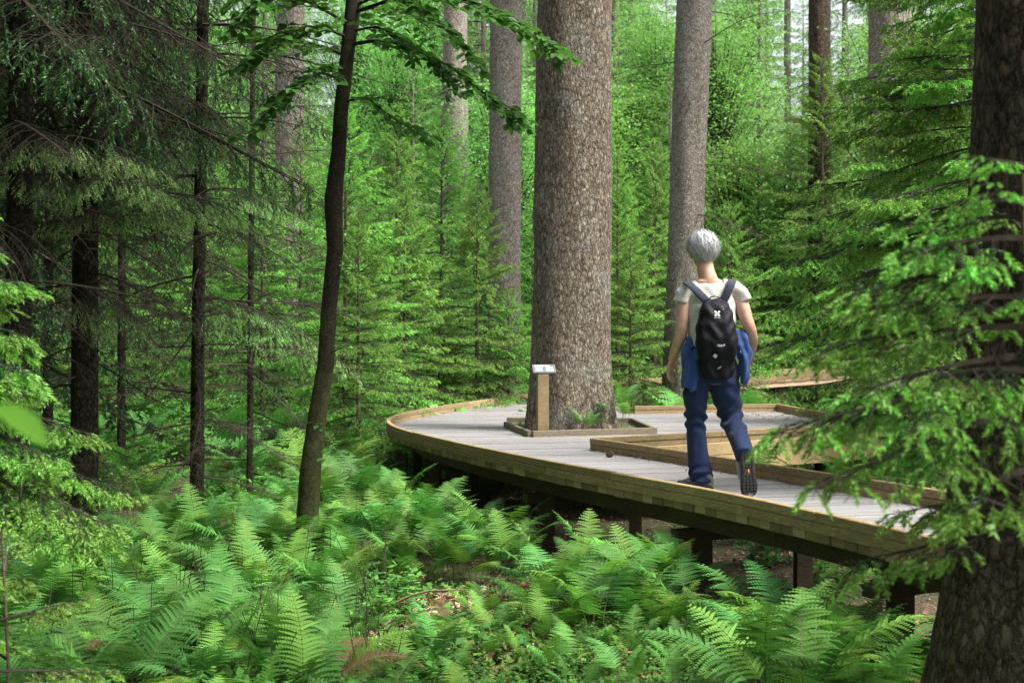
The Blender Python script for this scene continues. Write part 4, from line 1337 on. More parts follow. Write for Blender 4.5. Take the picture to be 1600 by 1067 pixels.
# dead fern stalks and fallen twigs
def stick_thing(name, label, cat, px0, py0, d0, px1, py1, d1, r, mat, bend=.03):
    a = P(px0, py0, d0); b = P(px1, py1, d1); c = (a + b) / 2 + np.array([0, 0, bend])
    o = tube([x - a for x in (a, (a + c) / 2 + [0, 0, bend * .3], c, (c + b) / 2, b)], [r, r * .95, r * .85, r * .7, r * .45], 6).obj(name, mat, None, True, tuple(a))
    return tag(o, label, cat)
PALEWOOD = plain_mat('dry_wood', (.30, .22, .13), .85, .35, 60)
stick_thing('fallen_stick', 'thin dry tan stick lying across the fern stalks', 'stick', 618, 941, 6.6, 728, 921, 6.4, .007, PALEWOOD)
stick_thing('fallen_twig', 'dark twig lying on the leaf litter', 'stick', 655, 974, 6.8, 705, 985, 6.6, .009, TWIG)
gd = np.random.default_rng(15); A = []; B = []
for k in range(420):
    x, y = gd.uniform(-2.4, .1), gd.uniform(5.2, 8.0)
    if x / y < -.42 or (-.1 < x / y):
        continue
    z = float(gh(x, y)); h = gd.uniform(.15, .5)
    A.append((x, y, z)); B.append((x + gd.normal(0, .12), y + gd.normal(0, .12), z + h))
V, Fq = sticks(A, B, .0035, .0018)
tag(MB().add(V, Fq).obj('dead_stalks', TWIG), 'brown dead stalks standing among the ferns', 'stalks', kind='stuff')

# ------------------------------------------------------------------ the beech
def beech_leaf(size=1.0, tint=(.058, .175, .036)):
    n = 6; V = []; xs = np.linspace(0, 1, n)
    w = np.array([0, .22, .31, .30, .19, 0])
    for x, ww in zip(xs, w):
        V.append((x, -ww, .06 * math.sin(x * 3) + ww * .22)); V.append((x, 0, .05 * math.sin(x * 3))); V.append((x, ww, .06 * math.sin(x * 3) + ww * .22))
    Fq = []
    for k in range(n - 1):
        a = k * 3
        Fq += [(a, a + 3, a + 4, a + 1), (a + 1, a + 4, a + 5, a + 2)]
    return MB().add(np.array(V) * size, Fq, 0, tint)


BLEAF = beech_leaf().mesh('leaf', BEECH, True)
SPRIG = foliage_mat('sprig_foliage', trans=.5, rough=.7, var=.02, spec=.08)
SLEAF = beech_leaf(tint=(.11, .33, .035)).mesh('leaf', SPRIG, True)


def beech():
    D = 8.2
    base = P(482, HY, D); base[2] = float(gh(base[0], base[1]))
    t = thing('beech_tree', 'slim dark leaning beech stem with leafy branches, left of centre', 'tree', tuple(base))
    path = [(480, 905), (481, 800), (486, 725), (497, 640), (509, 570), (514, 480), (524, 390), (521, 310), (529, 240), (533, 170), (543, 80), (553, 0), (560, -120), (572, -300), (575, -520)]
    W = [40, 35, 33, 29, 27, 25, 26, 29, 24, 23, 22, 25, 19, 14, 7]
    pts = [P(a, b, D) - base for a, b in path]
    link('trunk', trunk_mesh('trunk', pts, [w / F * D / 2 for w in W], 28, 240, BARK_BEECH, .15, .004, 55), t)
    g = random.Random(66); leaves = []
    def limb(pp, r, nsub, dens, leaf=.076):
        """pp: list of (px, py, d)"""
        q = np.array([P(x[0], x[1], x[2] + 1.2) - base for x in pp]); S = np.linspace(0, 1, len(q)); tt = np.linspace(0, 1, 14)
        c = np.stack([np.interp(tt, S, q[:, k]) for k in range(3)], 1)
        c[1:-1] = (c[:-2] + c[1:-1] * 2 + c[2:]) / 4
        o = tube(c, np.linspace(r, .0018, 14), 6).obj('branch', BARK_BEECH, t, True)
        A, B = [], []
        for k in range(nsub):
            u = .12 + .88 * (k + g.random() * .7) / nsub; x = u * 13; x0 = min(12, int(x)); p = c[x0] + (c[x0 + 1] - c[x0]) * (x - x0)
            tg = nrm(c[x0 + 1] - c[x0]); sd = 1 if k % 2 else -1
            lat = nrm(np.cross(tg, [0, 0, 1.0])) * sd
            d = nrm(tg * .75 + lat * g.uniform(.3, .9) + np.array([0, 0, g.uniform(-.2, .15)])); l = g.uniform(.14, .34) * (1.15 - .5 * u)
            n = max(3, int(l / .035 * dens)); pr = p
            for j in range(n):
                d = nrm(d + np.array([g.gauss(0, .08), g.gauss(0, .08), -.04])); nx = pr + d * l / n
                A.append(pr); B.append(nx)
                s2 = 1 if j % 2 else -1
                ld = nrm(d * .65 + nrm(np.cross(d, [0, 0, 1.0])) * s2 * .8 + np.array([0, 0, g.uniform(-.35, .1)]))
                leaves.append((nx, ld, leaf * g.uniform(.75, 1.2), o)); pr = nx
            leaves.append((pr, d, leaf * g.uniform(.8, 1.15), o))
        V, Fq = sticks(A, B, .0022, .0014)
        MB().add(V, Fq).obj('twig', BARK_BEECH, o)['kind'] = 'stuff'
    limb([(543, 70, 7), (610, 60, 6.8), (700, 100, 6.7), (760, 150, 6.6), (805, 180, 6.6)], .014, 38, 1.0)
    limb([(550, 20, 7), (640, -10, 6.7), (740, 0, 6.5), (820, 40, 6.4), (872, 78, 6.4)], .014, 38, 1.0)
    limb([(551, 10, 7), (610, -15, 6.8), (680, 25, 6.6), (745, 95, 6.5)], .012, 30, 1.0)
    limb([(546, 50, 7), (590, 40, 6.9), (650, 75, 6.8), (705, 130, 6.7)], .010, 26, 1.0)
    limb([(538, 160, 7), (570, 150, 6.9), (620, 190, 6.8), (650, 205, 6.8)], .009, 14, 1.0)
    limb([(546, 60, 7), (500, 40, 6.8), (450, 50, 6.6), (395, 90, 6.5)], .012, 34, 1.0)
    limb([(540, 130, 7), (500, 110, 6.8), (460, 140, 6.7), (400, 190, 6.6)], .011, 32, 1.0)
    limb([(548, 40, 7), (480, 0, 6.8), (420, -10, 6.6), (380, 30, 6.5)], .012, 32, 1.0)
    limb([(545, 90, 7.05), (500, 70, 7.3), (430, 60, 7.5), (390, 60, 7.6)], .012, 28, 1.0)
    limb([(550, 20, 7.0), (590, 10, 7.3), (640, 20, 7.6), (690, 60, 7.8)], .012, 24, 1.0)
    limb([(556, -60, 7.0), (500, -80, 6.6), (430, -60, 6.2), (380, -10, 6.0)], .012, 28, 1.0)
    limb([(516, 440, 7), (540, 420, 6.9), (556, 425, 6.9)], .004, 4, .7, .05)
    limb([(500, 560, 7), (530, 545, 6.9), (540, 540, 6.9)], .004, 3, .7, .05)
    limb([(492, 660, 7), (480, 660, 6.8), (470, 668, 6.8)], .003, 2, .7, .05)
    limb([(490, 690, 7), (515, 690, 6.9), (525, 700, 6.9)], .003, 3, .7, .05)
    g.shuffle(leaves)
    rest = MB(); lm = beech_leaf()
    for k, (p, d, s, br) in enumerate(leaves):
        d = nrm(d); up = nrm(np.array([g.gauss(0, .35), g.gauss(0, .35), 1.0])); y_ = nrm(np.cross(up, d)); z_ = np.cross(d, y_)
        M = np.eye(4); M[:3, 0] = d * s; M[:3, 1] = y_ * s; M[:3, 2] = z_ * s; M[:3, 3] = p
        if k < 300:
            o = link('leaf', BLEAF, br); o.matrix_local = Matrix(M.tolist())
        else:
            rest.merge(lm, M, g.uniform(.85, 1.15))
    if rest.ch:
        r = rest.compact().obj('foliage', BEECH, t, True); r['kind'] = 'stuff'
    # upper crown above the picture
    o = link('crown', LEAFY[1][1], t, (P(575, -500, D) - base)); o.location.z -= .9; o.scale = (.75, .75, .9)


beech()

# a leaf very close to the lens, on a sprig that leans in from the left
sp = thing('beech_sprig', 'blurred green leaf on a twig very close at the left edge', 'sprig', (-.66, 1.12, float(gh(-.66, 1.12))))
b0 = np.array([-.66, 1.12, float(gh(-.66, 1.12))])
tube([np.zeros(3), (.01, .02, .8), P(-70, 560, 1.1) - b0, P(-12, 630, 1.08) - b0], [.006, .005, .003, .0015], 6).obj('twig', STEM, sp, True)
for (px, py, dx, dz, s) in ((-14, 632, .75, -.62, .062), (-60, 560, -.6, .2, .05), (-70, 590, .2, -.7, .05)):
    q = P(px, py, 1.08) - b0; d = nrm(np.array([dx, .15, dz])); z_ = nrm(np.cross(d, np.array([.25, 1.0, .1]))); y_ = np.cross(z_, d)
    up = nrm(np.array([.2, -.45, .85])); y_ = nrm(np.cross(up, d)); z_ = np.cross(d, y_)
    M = np.eye(4); M[:3, 0] = d * s; M[:3, 1] = y_ * s * .8; M[:3, 2] = z_ * s; M[:3, 3] = q
    o = link('leaf', SLEAF, sp); o.matrix_local = Matrix(M.tolist())

# ------------------------------------------------------------------ sign
PLATE = plain_mat('sign_metal', (.16, .17, .18), .4, .1, 40, .05, .5)
PAPER = plain_mat('sign_print_ground', (.10, .12, .14), .5, .06, 60, .02, .4)
INK = plain_mat('sign_print_white', (.5, .52, .54), .5, .05, 60, .02)
INKB = plain_mat('sign_print_green', (.10, .30, .22), .5, .1, 60, .02)
def sign():
    x, y = .315, 12.47
    t = thing('information_sign', 'wooden post with a tilted grey information plate beside the giant trunk', 'sign', (x, y, DZ + .01), R(8))
    m = MB(); w = .112; h = .62
    box(m, (0, 0, h / 2), (w, w, h)); m.obj('post', WOOD_SIGN, t)
    m = MB(); box(m, (0, 0, h + .002 + .012), (w * .9, w * .9, .024)); m.obj('bracket', PLATE, t)
    M = Matrix.Translation((.012, -.01, h + .052)) @ Matrix.Rotation(R(40), 4, 'X')
    p = MB(); box(p, (0, 0, 0), (.235, .125, .008)); pl = p.obj('plate', PLATE, t); pl.matrix_local = M
    q = MB(); box(q, (0, 0, .0052), (.222, .112, .002)); a = q.obj('panel', PAPER, pl)
    q = MB(); box(q, (-.02, .040, .0072), (.16, .014, .001)); q.obj('print_line', INK, pl)
    for k in range(5):
        q = MB(); box(q, (-.055 + (k % 2) * .003, .016 - k * .014, .0072), (.085 - (k % 3) * .008, .006, .001)); q.obj('print_line', INK, pl)
    q = MB(); box(q, (.055, -.012, .0072), (.075, .06, .001)); q.obj('picture', INK, pl)
    q = MB(); box(q, (.03, -.008, .0084), (.014, .03, .001)); q.obj('picture', INKB, pl)
sign()

# fallen cone on the deck
def cone():
    p = P(952, 707, 10.1); z = DZ
    m = MB(); n = 8
    for i in range(9):
        t = i / 8; r = .022 * math.sin(PI * (.12 + .8 * t)) + .003
        for k in range(n):
            a = (k + .5 * (i % 2)) / n * 2 * PI
            c = np.array([(t - .5) * .055, math.cos(a) * r, math.sin(a) * r]); d = nrm(np.array([-.4, math.cos(a), math.sin(a)])); s = nrm(np.cross(d, [1, 0, 0]))
            m.add([c - s * .007 - d * .006, c + s * .007 - d * .006, c + s * .005 + d * .006, c - s * .005 + d * .006, c + d * .003 + np.array([.008, 0, 0])], [(0, 1, 2), (0, 2, 3), (0, 4, 1), (3, 2, 4)])
    m.compact()
    x, y = .808, 10.05
    o = m.obj('fir_cone', plain_mat('cone_scales', (.16, .11, .07), .8, .3, 90), None, False, (x, y, z + .023)); o.rotation_euler = (.2, 0, .5)
    tag(o, 'small brown cone lying on the deck by the kerb corner', 'cone')
cone()

# needles and bits of leaf blown against the kerbs
gq = np.random.default_rng(31)
def on_deck(g, n):
    out = []
    for L_, o0 in ((NEAR, .05), (np.array(CH2[1]), .05), (np.array(CH2[2]), .05), (np.array(CH2[4]), .05), (np.array(CH2[0]), .05)):
        S = seg_arc(L_)[-1]; k = n // 5; s = g.random(k) * S; off = o0 + np.abs(g.normal(0, .08, k))
        Q = np.stack([np.interp(s, seg_arc(L_), L_[:, 0]), np.interp(s, seg_arc(L_), L_[:, 1])], 1); Q2 = np.stack([np.interp(s + .02, seg_arc(L_), L_[:, 0]), np.interp(s + .02, seg_arc(L_), L_[:, 1])], 1)
        t_ = nrm(Q2 - Q + 1e-6); out.append(Q + np.stack([t_[:, 1], -t_[:, 0]], 1) * off[:, None])
    return np.concatenate(out)
m = scatter_leaves(1300, on_deck, .02, tans, 41, .3, .006, lambda x, y: np.full(len(x), DZ + .004))
m.merge(scatter_leaves(160, lambda g, n: np.c_[3.3 + g.normal(0, .3, n), 15.8 + g.normal(0, .5, n)], .03, tans[2:4], 42, .3, .01, lambda x, y: np.full(len(x), DZ + .004)))
tag(m.compact().obj('deck_litter', LITTER), 'dry leaf bits gathered along the kerbs on the deck', 'leaf litter', kind='stuff')

# ------------------------------------------------------------------ the walker
PS = 247.0
PX, PY = 1105.0, 768.0
PD = F / PS
PO = np.array([(PX - 800) / F * PD, PD, DZ])
def pp(px, py, dy=0.0):
    """photo pixel -> the walker's own coordinates at depth dy in front of (+) the standing foot"""
    k = (PD + dy) / F
    z = EYE + (HY - py) * k
    return np.array([(px - 800) * k - PO[0], dy, z - DZ])


def rings(mb, L, n=28):
    """loft of horizontal ellipses: (centre, rx, ry)"""
    a = np.arange(n) / n * 2 * PI; V = []
    for c, rx, ry in L:
        V.append(np.stack([c[0] + rx * np.cos(a), c[1] + ry * np.sin(a), np.full(n, c[2])], 1))
    k = len(L); V = np.concatenate(V + [[L[0][0]], [L[-1][0]]])
    i, j = np.meshgrid(np.arange(k - 1), np.arange(n), indexing='ij')
    A = i * n + j; B = i * n + (j + 1) % n
    mb.add(V, np.stack([A, B, B + n, A + n], -1).reshape(-1, 4))
    f = [(k * n, (q + 1) % n, q) for q in range(n)] + [(k * n + 1, (k - 1) * n + q, (k - 1) * n + (q + 1) % n) for q in range(n)]
    mb.add(V, f)
    return mb


def ellipsoid(mb, c, r, M=None, n=24, m=14):
    th = np.linspace(0, PI, m); a = np.arange(n) / n * 2 * PI
    V = np.stack([np.outer(np.sin(th), np.cos(a)) * r[0], np.outer(np.sin(th), np.sin(a)) * r[1], np.outer(np.cos(th), np.ones(n)) * r[2]], -1).reshape(-1, 3)
    if M is not None:
        V = V @ np.asarray(M)[:3, :3].T
    V = V + np.asarray(c)
    i, j = np.meshgrid(np.arange(m - 1), np.arange(n), indexing='ij')
    A = i * n + j; B = i * n + (j + 1) % n
    return mb.add(V, np.stack([A, A + n, B + n, B], -1).reshape(-1, 4))


def put_tube(mb, pts, rad, n=16, ry=None):
    return put(mb, tube(pts, rad, n, ry))


def spline(pts, k=6):
    """smooth through control rows (Catmull-Rom)"""
    p = np.asarray(pts, float); p = np.concatenate([[2 * p[0] - p[1]], p, [2 * p[-1] - p[-2]]]); out = []
    for i in range(1, len(p) - 2):
        for t in np.arange(k) / k:
            a, b, c, d = p[i - 1], p[i], p[i + 1], p[i + 2]
            out.append(.5 * ((2 * b) + (c - a) * t + (2 * a - 5 * b + 4 * c - d) * t * t + (3 * b - a - 3 * c + d) * t ** 3))
    out.append(p[-2])
    return np.array(out)


def fuse(mb, name, mat, parent, voxel=.006, smooth=6, disp=None):
    """melt overlapping shapes into one continuous skin"""
    tmp = link('tmp_' + name, mb.mesh(name, mat))
    md = tmp.modifiers.new('r', 'REMESH'); md.mode = 'VOXEL'; md.voxel_size = voxel; md.use_smooth_shade = True
    sm = tmp.modifiers.new('s', 'SMOOTH'); sm.factor = .5; sm.iterations = smooth
    dg = bpy.context.evaluated_depsgraph_get(); dg.update()
    me = bpy.data.meshes.new_from_object(tmp.evaluated_get(dg))
    old = tmp.data
    bpy.data.objects.remove(tmp); bpy.data.meshes.remove(old)
    me.name = name
    me.materials.clear(); me.materials.append(mat)
    if disp is not None:
        n = len(me.vertices); co = np.empty(n * 3, np.float32); me.vertices.foreach_get('co', co); no = np.empty(n * 3, np.float32)
        me.vertex_normals.foreach_get('vector', no) if hasattr(me, 'vertex_normals') else me.vertices.foreach_get('normal', no)
        co = co.reshape(-1, 3); no = no.reshape(-1, 3)
        co = co + no * disp(co.astype(float))[:, None].astype(np.float32)
        me.vertices.foreach_set('co', co.ravel().astype(np.float32)); me.update()
    me.polygons.foreach_set('use_smooth', np.ones(len(me.polygons), bool))
    return link(name, me, parent)


def cloth_mat(name, col, rough=.85, folds=.5, sheen=.2, nscale=14):
    m, nt, nd, lk, b = newmat(name)
    tc = N(nt, 'ShaderNodeTexCoord')
    a = N(nt, 'ShaderNodeTexNoise', Scale=nscale, Detail=4.0); lk.new(tc.outputs['Object'], a.inputs['Vector'])
    w = N(nt, 'ShaderNodeTexNoise', Scale=600.0, Detail=2.0); lk.new(tc.outputs['Object'], w.inputs['Vector'])
    lk.new(ramp(nt, w.outputs[0], [(.3, [c * .75 for c in col]), (.7, [c * 1.2 for c in col])]), b.inputs['Base Color'])
    bp = N(nt, 'ShaderNodeBump'); bp.inputs['Strength'].default_value = folds; bp.inputs['Distance'].default_value = .012
    lk.new(a.outputs[0], bp.inputs['Height']); lk.new(bp.outputs[0], b.inputs['Normal'])
    b.inputs['Roughness'].default_value = rough; b.inputs['Sheen Weight'].default_value = sheen; b.inputs['Specular IOR Level'].default_value = .2
    return m


def skin_mat():
    m, nt, nd, lk, b = newmat('skin')
    tc = N(nt, 'ShaderNodeTexCoord')
    a = N(nt, 'ShaderNodeTexNoise', Scale=18.0, Detail=4.0); lk.new(tc.outputs['Object'], a.inputs['Vector'])
    lk.new(ramp(nt, a.outputs[0], [(.3, (.48, .27, .19)), (.55, (.58, .36, .26)), (.75, (.64, .42, .32))]), b.inputs['Base Color'])
    b.inputs['Roughness'].default_value = .55
    b.inputs['Subsurface Weight'].default_value = .12; b.inputs['Subsurface Radius'].default_value = (.02, .008, .004); b.inputs['Subsurface Scale'].default_value = .3
    return m


def stripe_mat():
    m, nt, nd, lk, b = newmat('striped_jersey')
    tc = N(nt, 'ShaderNodeTexCoord'); sx = N(nt, 'ShaderNodeSeparateXYZ'); lk.new(tc.outputs['Object'], sx.inputs[0])
    nz = N(nt, 'ShaderNodeTexNoise', Scale=9.0, Detail=2.0); lk.new(tc.outputs['Object'], nz.inputs['Vector'])
    z = mathn(nt, 'ADD', sx.outputs[2], mathn(nt, 'MULTIPLY', nz.outputs[0], .018))
    w = mathn(nt, 'PINGPONG', z, .0055)
    s = mathn(nt, 'LESS_THAN', w, .0017)
    lk.new(mixc(nt, s, (.62, .61, .57), (.27, .27, .26)), b.inputs['Base Color'])
    bp = N(nt, 'ShaderNodeBump'); bp.inputs['Strength'].default_value = .4; bp.inputs['Distance'].default_value = .015
    lk.new(nz.outputs[0], bp.inputs['Height']); lk.new(bp.outputs[0], b.inputs['Normal'])
    b.inputs['Roughness'].default_value = .9
    return m


SKIN = skin_mat(); SHIRT = stripe_mat()
PANTS = cloth_mat('navy_trousers', (.014, .027, .075), .85, .7, .08, 16)
JACKET = cloth_mat('blue_jacket', (.022, .065, .21), .6, .5, .2, 20)
PACKM = cloth_mat('black_nylon', (.006, .006, .010), .65, .5, .0, 30)
STRAPM = cloth_mat('strap_webbing', (.030, .034, .055), .8, .2, .2, 60)
SHOE = cloth_mat('grey_shoe_mesh', (.16, .16, .155), .8, .4, .1, 60)
SHOEL = cloth_mat('pale_shoe_panel', (.26, .26, .25), .8, .3, .1, 60)
RUBBER = plain_mat('dark_rubber', (.022, .022, .022), .75, .3, 80, .3)
ORANGE = plain_mat('orange_inlay', (.55, .20, .02), .6, .1, 40)
WHITEP = plain_mat('white_print', (.75, .75, .76), .5, .05, 40, .02)
GREYTAG = plain_mat('grey_webbing', (.22, .23, .25), .7, .1, 60)
LENSW = plain_mat('eye_white', (.75, .74, .72), .3, .02, 10, .0)
IRIS = plain_mat('eye_iris', (.06, .05, .04), .3, .05, 10, .0)
LIPS = plain_mat('lips', (.36, .13, .11), .5, .05, 40, .0)


def hair_mat():
    m, nt, nd, lk, b = newmat('silver_hair')
    at = N(nt, 'ShaderNodeAttribute', attribute_name='tint')
    lk.new(at.outputs['Color'], b.inputs['Base Color'])
    b.inputs['Roughness'].default_value = .42; b.inputs['Specular IOR Level'].default_value = .5
    return m
HAIR = hair_mat()


def walker():
    T = thing('person', 'grey haired walker in striped tee and navy trousers stepping along the boardwalk', 'person', tuple(PO))
    # ---- body: one continuous figure
    m = MB()
    HC = pp(1098, 391.5, .02)                      # head centre
    turn = Matrix.Rotation(R(8), 4, 'Z') @ Matrix.Rotation(R(-3), 4, 'X') @ Matrix.Rotation(R(-5), 4, 'Y')
    tm = np.array(turn)[:3, :3]
    H_ = lambda x, y, z: HC + tm @ np.array([x, y, z])
    ellipsoid(m, H_(0, 0, .012), (.074, .090, .098), turn)
    ellipsoid(m, H_(0, .022, -.050), (.058, .066, .066), turn)       # jaw
    ellipsoid(m, H_(0, .072, -.095), (.024, .022, .020), turn)       # chin
    put_tube(m, [H_(0, .082, .015), H_(0, .096, -.012), H_(0, .108, -.030), H_(0, .090, -.036)], [.008, .011, .015, .012], 10)   # nose
    for s in (-1, 1):
        ellipsoid(m, H_(.042 * s, .066, -.028), (.022, .020, .018), turn)      # cheek
        ellipsoid(m, H_(.034 * s, .080, .022), (.022, .010, .008), turn)       # brow
        # ear with rim and lobe
        put_tube(m, [H_(.074 * s, .012, -.046), H_(.086 * s, -.002, -.034), H_(.097 * s, -.018, -.010), H_(.094 * s, -.012, .012), H_(.080 * s, .006, .012)], [.006, .008, .009, .008, .005], 8)
        ellipsoid(m, H_(.083 * s, -.002, -.014), (.008, .016, .024), turn)
    put_tube(m, spline([H_(0, -.012, -.05), pp(1103, 424, .0), pp(1107, 438, -.005), pp(1109, 452, 0)], 4), np.linspace(.050, .064, 13), 18)
    ellipsoid(m, pp(1107, 441, -.012), (.092, .052, .030))
    tr = spline([pp(1108, 446, 0), pp(1109, 458, 0), pp(1111, 485, 0), pp(1112, 515, 0), pp(1112, 545, .0), pp(1112, 575, .0), pp(1112, 600, .0)], 4)
    rx = np.interp(np.linspace(0, 1, len(tr)), np.linspace(0, 1, 7), [.085, .150, .148, .132, .130, .158, .150]); ry = np.interp(np.linspace(0, 1, len(tr)), np.linspace(0, 1, 7), [.06, .085, .102, .096, .095, .115, .11])
    rings(m, [(c, a, b) for c, a, b in zip(tr, rx, ry)])
    # arms
    LA = spline([pp(1075, 457, 0), pp(1069, 478, -.01), pp(1066, 500, -.02), pp(1065, 519, -.02), pp(1058, 541, .02), pp(1049, 563, .07)], 4)
    put_tube(m, LA, np.interp(np.linspace(0, 1, len(LA)), [0, .25, .5, .62, .78, 1], [.052, .046, .040, .038, .036, .024]), 16)
    RA = spline([pp(1147, 455, 0), pp(1158, 474, -.01), pp(1165, 495, -.03), pp(1172, 515, -.03), pp(1176, 534, .06), pp(1173, 552, .17)], 4)
    put_tube(m, RA, np.interp(np.linspace(0, 1, len(RA)), [0, .25, .5, .62, .78, 1], [.052, .046, .040, .038, .036, .025]), 16)
    # hands: palm, four fingers of unequal length, thumb from the side of the palm
    def hand(w, a, b, thumb, n_):
        """w wrist, a palm direction, b across the palm (towards the thumb), curl towards n_"""
        a, b, n_ = nrm(a), nrm(b), nrm(n_)
        put_tube(m, [w - a * .01, w + a * .03, w + a * .065, w + a * .088], [.024, .030, .036, .034], 12, [.018, .017, .016, .012]) if False else None
        M = np.eye(4); M[:3, 0] = b; M[:3, 1] = n_; M[:3, 2] = a
        ellipsoid(m, w + a * .046, (.038, .016, .056), M)
        ellipsoid(m, w + a * .030 + b * .02, (.020, .017, .032), M)
        for k, (off, l) in enumerate(((.028, .066), (.010, .074), (-.009, .068), (-.027, .054))):
            p0 = w + a * .084 + b * off; d1 = nrm(a + n_ * .25); d2 = nrm(a + n_ * .85); d3 = nrm(a * .6 + n_ * 1.1)
            p1 = p0 + d1 * l * .42; p2 = p1 + d2 * l * .33; p3 = p2 + d3 * l * .25
            put_tube(m, [p0 - a * .02, p0, p1, p2, p3], [.0092, .0092, .0086, .0078, .0062], 9)
        q0 = w + a * .028 + b * .030; q1 = q0 + nrm(a * .7 + b * .75 + n_ * .2) * .036; q2 = q1 + nrm(a + b * .2 + n_ * .35) * .030; q3 = q2 + nrm(a + n_ * .5 - b * .1) * .018
        put_tube(m, [q0 - b * .012, q0, q1, q2, q3], [.012, .012, .0105, .0092, .0072], 9)
    hand(LA[-1], pp(1046, 588, .085) - pp(1049, 563, .07), np.array([.55, .75, 0.05]), None, np.array([.62, -.35, -.25]))
    hand(RA[-1], pp(1166, 572, .26) - pp(1173, 552, .17), np.array([-.6, .6, .25]), None, np.array([-.6, -.2, -.2]))
    # legs inside the trousers, feet inside the shoes
    put_tube(m, [pp(1096, 585, 0), pp(1088, 660, .03), pp(1094, 735, .03), pp(1094, 746, .03)], [.065, .034, .032, .03], 14)
    put_tube(m, [pp(1129, 585, 0), pp(1141, 652, .05), pp(1156, 688, -.16), pp(1162, 708, -.29)], [.065, .038, .034, .028], 14)
    fuse(m, 'body', SKIN, T, .0058, 3)
    # face
    for s in (-1, 1):
        e = MB(); ellipsoid(e, H_(.031 * s, .076, .004), (.012, .010, .0085), turn, 14, 9); o = e.obj('eye', LENSW, T, True)
        e = MB(); ellipsoid(e, H_(.031 * s, .0845, .004), (.0055, .003, .0055), turn, 10, 7); e.obj('iris', IRIS, o, True)
    e = MB(); put_tube(e, [H_(-.022, .082, -.066), H_(-.010, .089, -.063), H_(0, .091, -.064), H_(.010, .089, -.063), H_(.022, .082, -.066)], [.002, .005, .006, .005, .002], 8); e.obj('mouth', LIPS, T, True)
    # ---- hair: a scalp cap and combed strands swirling from the crown
    h = MB(); g = np.random.default_rng(3)
    n, k_ = 40, 22
    a = np.arange(n) / n * 2 * PI; th = np.linspace(0, 1, k_)
    V = []
    def lim(a_):   # how far down the hair comes: low at the nape (-y), high at the forehead, ears free
        back = .5 - .5 * math.sin(a_)            # 1 at -y
        return R(72 + 64 * back ** .55 - 16 * abs(math.cos(a_)) ** 6)
    for t in th:
        for q in a:
            f = t * lim(q)
            r = 1.0 - .10 * max(0, f - 1.7)
            V.append(H_(.093 * r * math.sin(f) * math.cos(q), .101 * r * math.sin(f) * math.sin(q) - .003, .018 + (.094 if f < PI / 2 else .125) * math.cos(f)))
    V = np.array(V); i, j = np.meshgrid(np.arange(k_ - 1), np.arange(n), indexing='ij'); A = i * n + j; B = i * n + (j + 1) % n
    h.add(V, np.stack([A, A + n, B + n, B], -1).reshape(-1, 4), 0, (.33, .34, .36))
    cap = h.obj('hair', HAIR, T, True)
    s_ = MB(); VV = []; CC = []
    for k in range(2000):
        q0 = g.uniform(0, 2 * PI); f0 = g.uniform(.02, .75); q = q0; L_ = lim(q0)
        sw = g.normal(.35, .38); prev = None; w = g.uniform(.0012, .0026) if k % 6 else .0009; c = np.array([.42, .43, .45]) * g.uniform(.4, 1.7)
        ln = g.uniform(.3, .62); lift = g.uniform(.0, .012) if k % 4 else g.uniform(.008, .026)
        for z in range(6):
            u = z / 5; f = min(1.06, f0 + ln * u) * L_; qq = q0 + sw * u
            r = 1.0 - .10 * max(0, f - 1.7) + lift / .09 + .035 * math.sin(u * 3 + k) * .5
            p = H_(.0935 * r * math.sin(f) * math.cos(qq), .1015 * r * math.sin(f) * math.sin(qq) - .003, .018 + (.0945 * r if f < PI / 2 else .127) * math.cos(f))
            sd = tm @ np.array([-math.sin(qq), math.cos(qq), 0]) * w * (1 - .75 * u)
            if prev is not None:
                VV += [prev[0] - prev[1], prev[0] + prev[1], p + sd, p - sd]; CC += [c] * 4
            prev = (p, sd)
    for k in range(420):                      # short hair at the nape and over the ears
        q0 = g.uniform(PI * .95, PI * 2.05); L_ = lim(q0) * g.uniform(.90, 1.0); c = np.array([.30, .30, .31]) * g.uniform(.4, 1.5); prev = None
        for z in range(4):
            u = z / 3; f = L_ + .16 * u; r = (1.0 - .10 * max(0, f - 1.7)) * (1.012 - .10 * u)
            p = H_(.0935 * r * math.sin(f) * math.cos(q0 + .1 * u), .1015 * r * math.sin(f) * math.sin(q0) - .003, .018 + (.0945 if f < PI / 2 else .127) * math.cos(f))
            sd = tm @ np.array([-math.sin(q0), math.cos(q0), 0]) * .0016 * (1 - .8 * u)
            if prev is not None:
                VV += [prev[0] - prev[1], prev[0] + prev[1], p + sd, p - sd]; CC += [c] * 4
            prev = (p, sd)
    VV = np.array(VV); s_.add(VV, np.arange(len(VV)).reshape(-1, 4), 0, np.array(CC)); so = s_.obj('hair_strands', HAIR, cap); so['kind'] = 'stuff'
    # ---- T-shirt with cap sleeves
    m = MB()
    tr = spline([pp(1107.5, 443, -.005), pp(1108, 447, -.003), pp(1109, 455, 0), pp(1111, 480, 0), pp(1112, 510, 0), pp(1112, 545, 0), pp(1112, 578, 0)], 4); u = np.linspace(0, 1, len(tr))
    rx = np.interp(u, np.linspace(0, 1, 7), [.082, .112, .152, .160, .150, .150, .166]); ry = np.interp(u, np.linspace(0, 1, 7), [.066, .082, .094, .114, .110, .110, .122])
    rings(m, [(c, a_, b_) for c, a_, b_ in zip(tr, rx, ry)])
    put_tube(m, [pp(1092, 452, 0), pp(1077, 455, 0), pp(1068, 463, -.003), pp(1064, 474, -.005)], [.060, .062, .060, .056], 18)
    put_tube(m, [pp(1128, 450, 0), pp(1146, 453, 0), pp(1157, 461, -.003), pp(1163, 472, -.008)], [.060, .062, .060, .056], 18)
